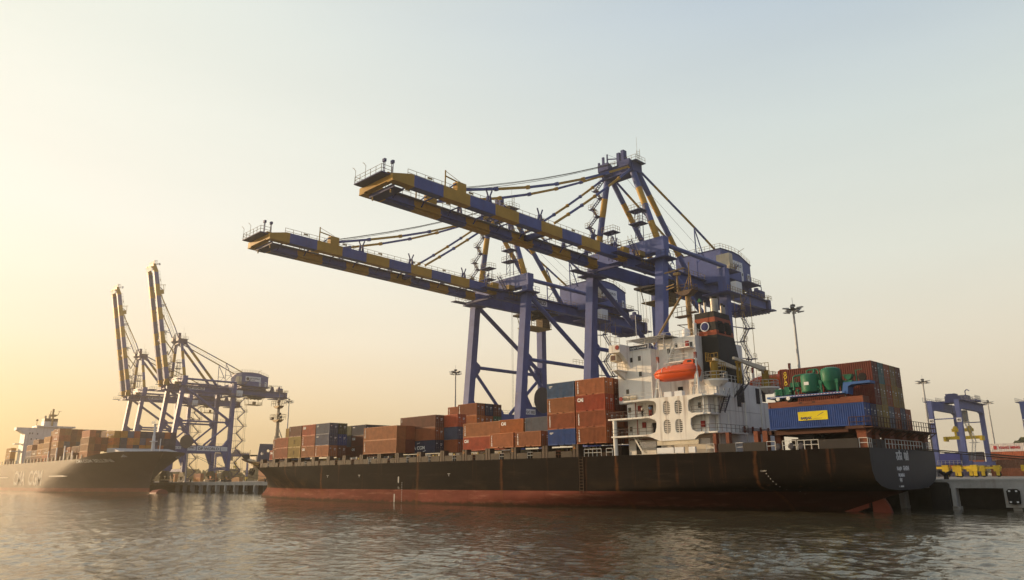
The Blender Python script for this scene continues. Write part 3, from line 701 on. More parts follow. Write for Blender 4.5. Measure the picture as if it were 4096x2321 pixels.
b.ladder((-203.9,YC,10),(-204.2,YC,26),.45,.5); b.build('foremast',mat('foremast_buff',(.42,.34,.24),.55,rust=.2),ship)
for zp,w,d in ((26.2,2.0,1.3),(22.2,2.3,1.3)):
    b=MB(); b.prism([(-204.9-w*.3,zp-.7),(-204.9+w*.3,zp-.7),(-204.9+w,zp),(-204.9-w,zp)],'y',YC-d*.6,YC+d*.6); b.rail([(-204.9-w,YC-d,zp),(-204.9+w,YC-d,zp),(-204.9+w,YC+d,zp),(-204.9-w,YC+d,zp),(-204.9-w,YC-d,zp)],1.5,1.2,.05)
    b.build('mast_platform',MASTC,ship)
for dx,zz in ((-2.3,22.5),(1.9,23.6),(2.6,22.6),(1.0,27.3)):
    b=MB(); b.beam((-204.9+dx-.5,YC-.6,zz),(-204.9+dx+.5,YC-.6,zz+.25),.7,.5); b.build('floodlight',STEEL,ship)
b=MB(); b.tube((-213.2,103.9,8.9),(-213.8,103.5,6.9),.2,8); b.beam((-214.5,103.3,7.2),(-213,103.6,6.8),.5,.9); b.beam((-214.3,103.0,6.9),(-213.6,103.1,8.3),.3,.35); b.beam((-213.0,103.7,6.6),(-212.6,103.9,8.0),.3,.35); b.build('anchor',BLACK,ship)
b=MB(); b.rail([(-199,96.3,8.9),(-192,94.9,8.5)],1.1,1.2,.05); b.path([(-221,YC,12.6),(-221,YC,14)],.07); b.build('bow_railing',MUST,ship)
# side structure under the containers
bx=[-73.3,-80.2,-87.0,-94.5,-101.2,-107.6,-114.2,-121.5,-128.9,-135.3,-142.1,-149,-155.8,-162.5,-169,-175.7,-182,-188.6]
for xx in bx[1:]:
    b=MB(); b.box(xx-.62,xx-.05,94.03,95.4,8.28,10.28); b.box(xx+.12,xx+.62,94.03,95.2,8.28,10.28); b.box(xx-.7,xx+.7,94.0,95.5,10.28,10.315)
    b.build('pedestal',BROWN,ship)
    if random.random()<.6:
        b=MB(); b.ladder((xx+.03,94.6,8.3),(xx+.03,94.6,10.2),.3,.35,.03); b.build('pedestal_ladder',RAILW,ship)
for a,c in zip(bx[1:],bx[2:]):
    x0,x1=c+.66,a-.72; g0=x0+(x1-x0)*random.uniform(.3,.5); g1=g0+random.uniform(.8,1.3)
    for xa,xb in ((x0+.1,g0),(g1,x1-.1)):
        b=MB(); b.box(xa,xb,94.06,94.12,8.3,9.35+random.uniform(-.1,.05)); b.build('bulwark_plate',mat('bulwark_brown',(.07,.053,.04),.7,var=.25,rust=.25),ship)
    b=MB(); b.rail([(g0,94.1,8.3),(g1,94.1,8.3)],1.05,.5,.035); b.build('gap_railing',random.choice([RAILW,mat('rust_rail',(.2,.08,.04),.7)]),ship)
b=MB(); b.box(-200,-73.4,97.3,115.1,8.3,10.0); b.build('hatch_coaming',mat('coaming_dark',(.05,.032,.024),.8,rust=.2),ship)
b=MB(); b.box(-200,-74,96.6,97.25,9.36,9.44); b.build('lashing_shelf',mat('shelf_red',(.16,.05,.035),.7,rust=.3),ship)
BIN=mat('bin_yellow',(.42,.30,.05),.7,var=.3); PAN=mat('panel_grey',(.38,.36,.31),.7,var=.25,streak=.4)
for i in range(70):
    xx=random.uniform(-165,-75); b=MB()
    if random.random()<.6: b.box(xx,xx+.12,96.5,96.58,9.45,9.45+random.uniform(.3,.6)); b.build('lashing_rod',GALV,ship)
    else: b.box(xx,xx+random.uniform(.2,.45),96.5,96.6,9.45,9.45+random.uniform(.2,.5)); b.build('twistlock_bin',BIN,ship)
for xx in (-95.5,-103,-109.5,-117,-124,-131,-151,-158): b=MB(); b.box(xx-2.2,xx+2.2,97.2,97.28,9.5,9.98); b.build('coaming_panel',PAN,ship)
b=MB()
for i in range(7):
    b.box(-140.5,-132.2,94.5+i*.1,94.55+i*.1,8.95+i*.1,9.02+i*.1); 
for xx in (-140.3,-138,-136,-134,-132.6): b.box(xx,xx+.12,94.4,95.2,8.85,9.75)
b.build('stowed_gangway',GALV,ship)
for nmb,xx in (('24',-121.6),('29',-107.6),('32',-94.5),('36',-80.2)):
    b=MB(); put_text(b,nmb,(xx-.55,94.02,9.55),(1,0,0),.6); b.build('bay_number',mat('number_orange',(.55,.22,.03),.7),ship)
# deckhouse
b=MB(); b.box(-71.8,-56.2,97.2,115.3,8.3,16.3); b.build('deckhouse',WHITE,ship)
b=MB(); b.box(-73.2,-66.65,97,115.4,16.45,24.75); b.build('bridge_tower',WHITE,ship)
b=MB(); b.box(-66.64,-59.75,99.05,113.5,16.45,26.2); b.build('upper_house',WHITE,ship)
b=MB(); b.box(-59.74,-55.7,97.2,110.9,11.2,18.75); b.box(-59.74,-55.7,110.9,115.2,8.4,16.3); b.box(-56.19,-55.7,97.2,110.9,8.31,11.2); b.build('engine_casing',WHITE,ship)
for zc,x0,xa,ya in ((11.0,-72.9,-54.3,103),(13.68,-73.4,-55.2,97),(16.3,-70.3,-54.4,99.8)):
    b=MB(); b.box(x0,-55.72,94.2,97.3,zc,zc+.24); b.box(-55.69,xa,94.2,ya,zc,zc+.22); b.build('deck_slab',WHITE,ship)
    b=MB(); b.rail([(x0+.1,97,zc+.2),(x0+.1,94.28,zc+.2),(-65,94.28,zc+.2)],1.05,1.3,.04); b.build('deck_railing',mat('deck_rail_dark',(.16,.12,.1),.6) if zc<14 else RAILW,ship); b=MB(); b.rail([(-58.2,94.28,zc+.2),(xa,94.28,zc+.2),(xa,ya,zc+.2)],1.05,1.3,.04); b.build('deck_railing',mat('deck_rail_dark',(.16,.12,.1),.6) if zc<14 else RAILW,ship)
b=MB(); b.box(-60.5,-56.25,95.5,97.19,11.26,16.28); b.build('added_bright_block',WHITE,ship)  # white block added behind the right-hand openings to brighten them
stad=lambda cx,cz,w,hh:[(cx+w/2*math.cos(t),cz+hh/2-w/2+w/2*math.sin(t)) for t in [math.pi*i/8 for i in range(9)]]+[(cx+w/2*math.cos(t),cz-hh/2+w/2+w/2*math.sin(t)) for t in [math.pi+math.pi*i/8 for i in range(9)]]
OV=[(-62.3,14.92),(-60.3,14.9),(-62.35,12.2),(-60.35,12.2)]
outl=[(-63.6,10.15),(-65.5,10.85),(-66.5,11.0),(-66.5,11.24),(-65.2,11.3),(-64.5,11.5),(-64.25,12.2),(-64.2,13.0),(-64.5,13.35),(-65.6,13.68),(-66.6,13.68),(-66.6,13.92),(-65,13.95),(-64.3,14.3),(-64.1,15),(-64.1,15.7),(-64.5,16.1),(-65.8,16.3),(-66.8,16.3),(-66.8,16.54),
 (-56.2,16.54),(-56.2,16.3),(-57.6,16.1),(-58.5,15.8),(-58.65,15),(-58.6,14.3),(-58.1,13.95),(-56.8,13.92),(-56.2,13.92),(-56.2,13.68),(-57.4,13.6),(-58.3,13.2),(-58.4,12.4),(-58.2,11.6),(-57.5,11.24),(-56.2,11.24),(-56.2,11),(-57.2,10.8),(-57.9,10.2)]
holed(outl,[stad(x,z,1.22,2.1) for x,z in OV],lambda u,v,k:(u,94.1+k,v),.2).build('side_screen',WHITE,ship)
for x,z in OV:
    b=MB()
    for i in range(8): zz=z-.95+i*.27; b.box(x-.6,x+.6,94.06,94.16,zz,zz+.09)
    b.box(x-.05,x+.05,94.05,94.15,z-1.03,z+1.03); b.build('oval_grille',WHITE,ship)
b=MB(); b.box(-63.6,-60.9,95.2,96.9,11.3,13.6); b.box(-63.6,-60.9,95.2,96.9,14.0,16.2); b.build('recess_shade_block',mat('shade_grey',(.22,.21,.2),.7),ship)  # grey blocks behind the grilles, their colour stands in for shade
def win(x,z,y=96.99,w=.55,hh=.75,m=GLASS):
    b=MB(); b.box(x-w/2-.06,x+w/2+.06,y-.03,y+.02,z-hh/2-.06,z+hh/2+.06); o=b.build('window_frame',WHITE,ship)
    b=MB(); b.box(x-w/2,x+w/2,y-.045,y-.031,z-hh/2,z+hh/2); b.build('pane',m,o)
for x,z in ((-70.4,23.3),(-68.8,23.4),(-72.2,20.8),(-68.75,20.9),(-71.4,18.3),(-71.3,15.4)): win(x,z,97.0 if z>16.4 else 97.2)
for x,z in ((-63.2,24.9),(-60.5,24.8),(-64.6,24.3)): win(x,z,99.05,.5,.8)
for x in (-64.5,-62.5,-60.6): win(x,17.4,99.05,.6,.7)
win(-71.2,12.4,97.2); win(-57.6,15.1,95.5,.5,.8)
for x,z,hh in ((-67.3,14.9,2.0),(-66.7,12.2,1.9),(-69.9,9.4,1.9),(-66.2,9.4,1.9),(-62.9,17.5,2)):
    b=MB(); y=97.2 if z<16.3 else 99.05; b.box(x-.45,x+.45,y-.03,y,z-hh/2,z+hh/2); b.build('doorway',BLACK,ship)
b=MB(); b.box(-68.1,-67.3,97.08,97.17,11.3,13.2); b.build('door',WHITE,ship)
for x,y,z in ((-69.3,97.2,15.5),(-68.6,97.2,12.9),(-61.1,99.05,25.0),(-62.1,99.05,21.9),(-60.2,99.05,18.0),(-57.2,95.5,12.4)):
    b=MB(); b.box(x-.3,x+.3,y-.25,y-.01,z-.42,z+.42); b.build('fire_box',REDB,ship)
b=MB(); b.path([(-68.5,94.9,16.2),(-68.5,94.9,13.9)],.09,6); b.path([(-68.3,94.9,13.6),(-68.3,94.9,11.2)],.09,6); b.path([(-71,96.4,10.7),(-64,96.4,10.7)],.1,6); b.build('fire_main',mat('pipe_red_brown',(.14,.035,.025),.6),ship)
for x0,z0 in ((-72.5,8.3),):
    b=MB(); b.tube((-72.4,94.6,8.3),(-72.4,94.6,13.7),.35,10); b.build('deck_post',WHITE,ship); b=MB(); b.tube((-56.4,94.6,13.9),(-56.4,94.6,16.3),.1,6); b.build('deck_post',WHITE,ship)
# bridge wing
b=MB(); b.box(-72.7,-70.55,94.2,97,24.35,25.6); b.prism([(94.2,24.35),(97,24.35),(97,21.9),(96.2,22.9),(95.3,23.8)],'x',-71.4,-70.6); b.box(-72.6,-71.2,94.3,97,21.5,21.65); b.prism([(94.4,21.5),(97,21.5),(97,20.3)],'x',-72.2,-71.6); b.build('bridge_wing',WHITE,ship)
b=MB(); b.box(-72.65,-71.4,94.4,95.9,23.0,24.1); o=b.build('wing_cabinet',OFFW,ship)
b=MB(); b.box(-72.5,-71.6,94.37,94.41,23.15,23.95); b.build('screen',mat('cabinet_brown',(.09,.04,.03),.5),o)
b=MB(); b.rail([(-72.6,94.3,21.6),(-71.2,94.3,21.6),(-71.2,97,21.6)],1.1,.6,.04); b.rail([(-72.6,94.3,25.6),(-72.6,97,25.6)],1.6,1.4,.05); b.build('wing_railing',OFFW,ship)
b=MB(); b.lathe((-71.0,94.13,25.1),[(.24,-.05),(.36,-.05),(.36,.05),(.24,.05)],16,0,'y'); b.build('lifebuoy',REDB,ship)
b=MB(); b.box(-70.55,-67.1,96.86,96.93,24.8,25.5); o=b.build('name_board',INK,ship)
b=MB(); put_fit(b,'RAJIV GANDHI',(-70.35,96.845,24.98),(1,0,0),3.05,.36,bold=.015); b.build('lettering',INKW,o)
b=MB()
for x in (-70.7,-67.0): b.box(x-.05,x+.05,96.9,97,24.75,25.55)
b.box(-70.7,-67.0,96.85,96.94,25.5,25.58); b.box(-70.7,-67.0,96.85,96.94,24.72,24.8); b.build('board_frame',SIGNW,o)
b=MB(); b.box(-71.1,-63.6,96.8,101.5,26.5,26.56)
for x in (-71,-67.5,-64): b.tube((x,96.9,24.7),(x,96.9,26.5),.06,6); b.tube((x,101.4,24.7),(x,101.4,26.5),.06,6)
for i in range(18): b.beam((-71.1+i*.41,96.85,26.15 if i%2 else 26.5),(-71.1+(i+1)*.41,96.85,26.5 if i%2 else 26.15),.05,.05)
b.tube((-71.1,96.85,26.15),(-63.6,96.85,26.15),.04,5); b.build('canopy',GALV,ship)
b=MB(); b.rail([(-70,97.2,24.75),(-66.7,97.2,24.75),(-66.7,99,24.75)],1.1,1,.04); b.rail([(-66.5,99.2,26.2),(-59.9,99.2,26.2),(-59.9,104,26.2)],1.1,1.2,.04); b.tube((-67.2,97.5,24.8),(-67.4,97.5,33),.05,5); b.tube((-70.6,99,26.5),(-70.6,99,31),.05,5); b.build('monkey_island_railing',RAILW,ship)
b=MB(); b.lathe((-62.2,100.6,26.2),[(.5,0),(.5,.2),(.62,.25),(.66,.9),(.6,1.25),(.35,1.55),(.1,1.62)],16,0); b.build('radome',SIGNW,ship,smooth=40)
b=MB(); b.lathe((-60.7,100.8,26.2),[(.35,0),(.3,2.2),(.1,2.3)],10,0); b.build('vent_post',WHITE,ship,smooth=40)
# radar mast
b=MB(); b.tube((-64.6,YC,26),(-65.0,YC,35.5),.5,10,0,.38); b.ladder((-64,YC-.2,26.5),(-64.4,YC-.2,34.5),.4,.5)
b.tube((-69.5,YC-4,26.4),(-66.2,YC,34.6),.2,8); b.build('radar_mast',MASTC,ship)
b=MB(); b.prism([(-65.6,34.5),(-64.4,34.5),(-63.4,35.3),(-66.9,35.3)],'y',YC-.9,YC+.9); b.rail([(-66.8,YC-.9,35.3),(-63.5,YC-.9,35.3),(-63.5,YC+.9,35.3),(-66.8,YC+.9,35.3),(-66.8,YC-.9,35.3)],1.1,1.0,.05); b.box(-66.9,-64.5,YC-1.2,YC+.3,30.9,31.05); b.rail([(-67.2,YC-1.2,31),(-64.6,YC-1.2,31)],1.5,.9,.05); b.box(-64.4,-63.1,YC-1,YC+.3,31.4,31.5); b.rail([(-64.4,YC-1,31.5),(-63.1,YC-1,31.5)],1.8,.6,.05); b.beam((-66.9,YC-.6,29.7),(-65,YC,29.6),.1,.15); b.beam((-66.6,YC-.6,29.6),(-65,YC,28.7),.08,.1); b.build('mast_platform',mat('mast_brown',(.12,.075,.05),.6,rust=.3),ship)
b=MB(); b.tube((-66.4,YC-.5,35.3),(-66.4,YC-.5,38.3),.16,8); b.box(-66.9,-65.9,YC-.9,YC-.1,38.3,38.75); b.beam((-68.4,YC-1.2,38.9),(-65.4,YC+.4,39.6),.22,.2); b.tube((-64.6,YC,35.3),(-64.3,YC,40.3),.09,6); b.tube((-65.6,YC-.2,35.3),(-64.4,YC,38),.07,6); b.beam((-68.3,YC-1,36),(-66.8,YC-1,36.2),.15,.15); b.beam((-68.3,YC-1,36.5),(-66.8,YC-1,36.7),.15,.15); b.tube((-63.6,YC-.6,35.3),(-63.8,YC-.6,38),.1,6); b.build('radar_scanner',MASTC,ship)
# funnel
def fun(z,dx=0):
    t=(30-z)/11.5; return (-60.75-.5*t,-57.35+.95*t,101.0-.25*t,105.6+1.7*t)
def frustum(b,z0,z1,mi,e=0):
    a=fun(z0);c=fun(z1); vs=[]
    for q,z in ((a,z0),(c,z1)): vs+=[(q[0]-e,q[2]-e,z),(q[1]+e,q[2]-e,z),(q[1]+e,q[3]+e,z),(q[0]-e,q[3]+e,z)]
    b.add(vs,[(0,3,2,1),(4,5,6,7),(0,1,5,4),(1,2,6,5),(2,3,7,6),(3,0,4,7)],mi)
b=MB()
for z0,z1,mi in ((18.4,26.2,0),(26.2,26.95,1),(26.95,28.25,0),(28.25,29.0,1),(29.0,29.9,0)): frustum(b,z0,z1,mi)
fo=b.build('funnel',[FUNB,FUNR],ship)
b=MB(); C=(-59,0,27.6)
b.lathe((-59,100.86,27.6),[(0.01,-.02),(.76,-.02),(.76,.1),(.01,.1)],28,0,'y'); b.lathe((-59,100.83,27.6),[(.56,-.015),(.62,-.015),(.62,.03),(.56,.03)],28,1,'y'); b.lathe((-59,100.82,27.6),[(.01,-.01),(.1,-.01),(.1,.02),(.01,.02)],14,1,'y')
for i in range(16):
    t=2*math.pi*i/16; b.beam((-59+.13*math.cos(t),100.835,27.6+.13*math.sin(t)),(-59+.52*math.cos(t),100.835,27.6+.52*math.sin(t)),.013,.01,1,up=(0,1,0))
b.build('emblem',[SIGNW,mat('emblem_blue',(.02,.03,.15),.5)],fo)
for y0 in (101.7,103.8):
    b=MB()
    q=fun(27.5); b.add([(fun(26.5)[1]+.02,y0,26.5),(fun(26.5)[1]+.02,y0+1.6,26.5),(fun(28.5)[1]+.02,y0+1.5,28.5),(fun(28.5)[1]+.02,y0,28.5)],[(0,1,2,3)])
    for i in range(6): z=26.6+i*.31; x=fun(z)[1]; b.beam((x+.06,y0,z),(x+.06,y0+1.55,z),.12,.08)
    b.build('louvre',BLACK,fo)
for x,y,r,top in ((-60.1,101.8,.2,31.9),(-59.3,101.9,.2,32.0),(-58.1,102.6,.62,32.5),(-57.7,104.2,.24,31.6),(-57.8,105,.22,31.5)):
    b=MB(); b.tube((x,y,29.9),(x,y,top-.35),r,12); b.tube((x,y,top-.35),(x,y,top),r,12,1); b.build('exhaust_pipe',[PIPE,FUNB],fo,smooth=40)
b=MB(); b.prism([(-60.5,31.9),(-59.8,31.9),(-60.1,32.5)],'y',101.6,102.1); b.build('rain_cap',mat('cap_green',(.02,.14,.05),.5),fo)
# casing details
def round_plat(x,y,z,r): 
    b=MB(); b.lathe((x,y,z),[(r*.5,-.9),(r,-.15),(r,.1)],16,0); b.build('crane_platform',WHITE,ship); b=MB()
    pts=[(x+r*.95*math.cos(t),y+r*.95*math.sin(t),z+.1) for t in [2*math.pi*i/14 for i in range(15)]]; b.rail(pts,1.05,1.0,.04); b.build('platform_railing',RAILW,ship)
round_plat(-56.2,97.9,18.75,1.9); round_plat(-55.6,112.6,18.7,2.0)
def prov_crane(x,y,z,tip,low):
    b=MB(); b.tube((x,y,z),(x,y,z+1.2),.72,14); b.tube((x,y,z+1.2),(x,y,z+2.7),.58,14); b.box(x+.5,x+1.5,y-.5,y+.6,z+1.2,z+1.3); b.rail([(x+.6,y-.5,z+1.3),(x+1.5,y-.5,z+1.3),(x+1.5,y+.6,z+1.3)],1.1,.6,.05); b.build('crane_column',MUST,ship)
    b=MB(); b.beam((x,y,z+2.9),tip,.5,.75,0,w2=.35,h2=.4); b.beam((x,y,z+1.9),low,.15,.15); b.build('crane_jib',OFFW,ship)
    b=MB(); b.rail([(x-.8,y-.8,z+2.75),(x-.8,y+.6,z+2.75),(x+.4,y+.6,z+2.75)],1.3,.5,.05); b.box(x-.8,x+.5,y-.8,y+.7,z+2.7,z+2.76); b.build('crane_basket',MUST,ship)
prov_crane(-56.2,97.9,18.85,(-55.6,104.2,20.9),(-55.8,101,21.2)); prov_crane(-55.6,112.6,18.8,(-55.2,102.0,22.4),(-55.4,110,22.2))
b=MB()
for yy in (103.3,104.2): b.box(-55.6,-55.3,yy,yy+.25,18.7,21.8)
b.box(-55.65,-55.25,103.2,104.5,21.8,22.1); b.build('jib_rest',MUST,ship)
b=MB(); b.rail([(-55.8,99.8,18.75),(-55.8,110.8,18.75)],1.05,1.1,.04); b.build('casing_railing',RAILW,ship)
for y0,z0,z1 in ((104.2,15.9,18.3),(103.0,15.2,17.6),(110.95,16.4,18.5),(109.0,16.0,18.4)):
    b=MB(); b.box(-55.69,-55.64,y0,y0+1.1,z0,z1)
    for i in range(10): z=z0+.1+i*(z1-z0)/10; b.box(-55.64,-55.56,y0+.05,y0+1.05,z,z+.1)
    b.build('vent_louvre',STEEL,ship)
b=MB()
for yy in (105.2,110.2): b=MB(); b.tube((-55.62,yy,8.4),(-55.62,yy,18.6),.09,6); b.build('drain_pipe',WHITE,ship)
b=MB(); b.tube((-55.62,99.9,12.5),(-55.62,99.9,14.2),.06,6); b.build('drain_pipe',WHITE,ship)
b=MB()
for z in (11.25,14.45): b.box(-55.69,-55.66,97.3,110.8,z,z+.05)
b.build('plate_seam',mat('seam_grey',(.4,.38,.36),.6),ship)
b=MB()
for i in range(4): b.tube((-55.2,103,11.5+i*.18),(-55.0,112.5,11.5+i*.18),.06,6)
for yy in (103.5,106,108.5,111): b.box(-55.3,-55.0,yy,yy+.1,11.3,12.3)
b.build('pipe_rack',mat('pipe_red_brown',(.14,.035,.025),.6),ship)
for p,q in (((-54.8,104.6,18.8),(-54.8,101.4,16.5)),((-54.7,98.5,16.5),(-54.7,96.6,13.9)),((-63.0,98.2,24.7),(-64.3,98.2,22.2)),((-69.3,95.6,11.0),(-67.6,95.6,8.4))):
    b=MB(); b.stair(p,q,.8,(1,0,0) if p[0]==q[0] else (0,1,0)); b.build('stairway',STEEL if p[0]>-60 else RAILW,ship)
b=MB(); b.box(-64.6,-60.2,97.4,99.04,22.1,22.25); b.rail([(-64.6,97.45,22.25),(-60.2,97.45,22.25)],1.05,1,.04); b.box(-62.6,-59.9,97.6,99.04,24.2,24.35); b.rail([(-62.6,97.6,24.35),(-59.9,97.6,24.35)],1.05,1,.04); b.build('side_gallery',WHITE,ship)
for x in (-70.0,-68.6):
    b=MB(); b.lathe((x,94.75,17.0),[(.12,-.62),(.34,-.55),(.36,0),(.34,.55),(.12,.62)],12,0,'x'); b.build('life_raft',OFFW,ship,smooth=40)
b=MB(); b.lathe((-70.7,94.2,16.9),[(.22,-.05),(.34,-.05),(.34,.05),(.22,.05)],14,0,'y'); b.build('lifebuoy',REDB,ship)
for x0,x1,z0,z1,m_ in ((-64.4,-57.4,9.55,10.25,OFFW),(-64.5,-61.6,8.38,9.2,SIGNW),(-61.4,-59.9,8.38,9.2,SIGNW),(-59.1,-58.0,8.38,9.2,SIGNW),(-62.7,-61.4,16.55,17.3,SIGNW),(-60.9,-59.6,16.55,17.3,SIGNW)):
    b=MB(); b.box(x0,x1,94.15,94.5 if z0<16 else 95.0,z0,z1); b.build('deck_box',m_,ship)
b=MB()
for i in range(5): b.box(-67.4,-64.6,94.3,94.4,9.4+i*.17,9.46+i*.17)
for i in range(5): b.box(-57.2,-55.6,94.3,94.4,9.5+i*.17,9.56+i*.17)
b.build('pilot_gate',GALV,ship)
# aft side: posts, bulwarks, rails, mooring deck, container platform
for xx,w_ in ((-54.9,.5),(-52.9,.5),(-48.7,.6),(-47.4,.7),(-46.2,.8)):
    b=MB(); b.box(xx-w_/2,xx+w_/2,94.3 if xx<-47 else 95.4,95.1 if xx<-47 else 96.5,8.3,10.9); b.build('hatch_post',RUSTB,ship)
b=MB(); b.box(-47.4,-46.5,94.4,117.5,10.3,10.85); b.box(-55.2,-52.6,94.35,95.1,10.85,10.95); b.build('hatch_beam',DECK,ship)
for x0,x1 in ((-54.3,-51.7),(-50.6,-47.3),(-40.2,-35.4)):
    b=MB(); b.box(x0,x1,94.08,94.16,8.3,9.45); b.build('bulwark_plate',mat('bulwark_black',(.035,.03,.028),.6,rust=.2),ship)
for x0,x1 in ((-74,-72.8),(-78.5,-75),(-56.2,-55),(-51.7,-50.6),(-47.2,-46),(-45,-43.2),(-43,-40.3),(-35.3,-34.3)):
    b=MB(); b.rail([(x0,94.2,8.3),(x1,94.2,8.3)],1.15,.9,.05); b.build('side_railing',RAILW,ship)
for x in (-45.7,-43.9,-42.6):
    b=MB(); b.lathe((x,94.3,8.75),[(.25,-.15),(.42,-.1),(.45,0),(.42,.1),(.25,.15)],14,0,'y'); b.build('fairlead',STEEL,ship)
b=MB(); b.box(-45.5,-41,98,103,8.3,9.8); b.box(-40,-37,98.5,101,8.3,9.4); b.lathe((-38,99,9.6),[(.4,-.9),(.8,-.9),(.8,-.8),(.5,-.8),(.5,.8),(.8,.8),(.8,.9),(.4,.9)],14,0,'y'); b.build('mooring_winch',BROWN,ship)
for y0,y1,k in ((95.5,98.2,1),(98.4,99.9,1),(114,115.5,1)): b=MB(); b.box(-34.35,-34.28,y0,y1,8.3,9.35); b.build('stern_bulwark',mat('bulwark_black',(.035,.03,.028),.6),ship)
b=MB(); b.rail([(-34.3,94.2,8.3),(-34.3,95.4,8.3)],1.1,.6,.05); b.rail([(-34.3,100,8.3),(-34.3,113.9,8.3)],1.15,1.2,.05); b.rail([(-34.3,115.6,8.3),(-34.3,118,8.3)],1.1,.8,.05); b.build('stern_railing',RAILW,ship)
for yy in (92.9,97.05,102.2,106.7,111.4,115.5):
    b=MB(); yv=max(yy,94.3); b.box(-35.5,-34.4,yv,yv+1.6,8.3,10.35); b.prism([(yv-.3,10.9),(yv+1.9,10.9),(yv+1.6,10.1),(yv,10.1)],'x',-35.55,-34.35); b.build('platform_pillar',RUSTB,ship)
b=MB(); b.box(-34.34,-33.3,93.6,117.6,10.62,10.75); b.box(-36.5,-34.35,93.6,117.6,10.55,10.89)
for i in range(12): b.beam((-33.4,94.2+i*2.1,10.6),(-34.4,94.2+i*2.1,9.9),.1,.12)
b.build('lashing_platform',DECK,ship)
b=MB(); b.rail([(-36,93.62,10.75),(-33.35,93.62,10.75),(-33.35,117.5,10.75),(-34.2,117.5,10.75)],1.2,1.0,.045); b.build('platform_railing',mat('rail_brown',(.10,.05,.035),.7),ship)
b=MB(); b.ladder((-34.2,116.9,8.3),(-34.2,116.9,10.7),.5,.35,.04); b.ladder((-34.3,96.2,8.3),(-34.3,96.2,10.7),.5,.35,.04); b.build('platform_ladder',mat('rail_brown',(.10,.05,.035),.7),ship)
for i in range(9):
    b=MB(); yy=94.6+i*2.4; b.box(-46.2,-36.6,yy,yy+.35,10.25,10.86); b.build('stern_beam',DECK,ship)
b=MB(); b.box(-46,-40.5,104,116.5,8.3,10.2); b.build('steering_house',DECK,ship)
b=MB(); b.lathe((-43,98.5,9.9),[(.5,-1.6),(1.1,-1.6),(1.1,-1.5),(.7,-1.5),(.7,1.5),(1.1,1.5),(1.1,1.6),(.5,1.6)],14,0,'y'); b.build('rope_drum',STEEL,ship)
# davits and lifeboats
def davit(xb,ya,xt,yt,side):
    b=MB(); b.beam((xb-.45,ya,16.5),(xb+.1,ya+side*.2,20.0),.22,.3); b.beam((xb+.45,ya,16.5),(xb+.25,ya+side*.2,20.0),.22,.3); b.beam((xb-.3,ya,18),(xb+.45,ya,18),.12,.12); b.beam((xb+.1,ya+side*.3,19.0),(xt,yt,22.8),.3,.42,0,w2=.22,h2=.3); b.beam((xb+.1,ya+side*1.2,16.5),(xb+.1,ya+side*.2,20.0),.2,.2)
    b.build('davit',WHITE,ship)
    b=MB(); b.box(xt-.16,xt+.16,yt-.2,yt+.2,22.0,22.9); b.tube((xt,yt,22),(xt,yt,20.7),.05,5); b.build('davit_block',mat('block_red',(.25,.05,.03),.6),ship)
davit(-64.3,94.8,-64.3,95.4,1); davit(-57.6,94.8,-57.7,95.4,1)
davit(-60,117.4,-60,117.1,-1); davit(-53.4,117.4,-53.5,117.1,-1)
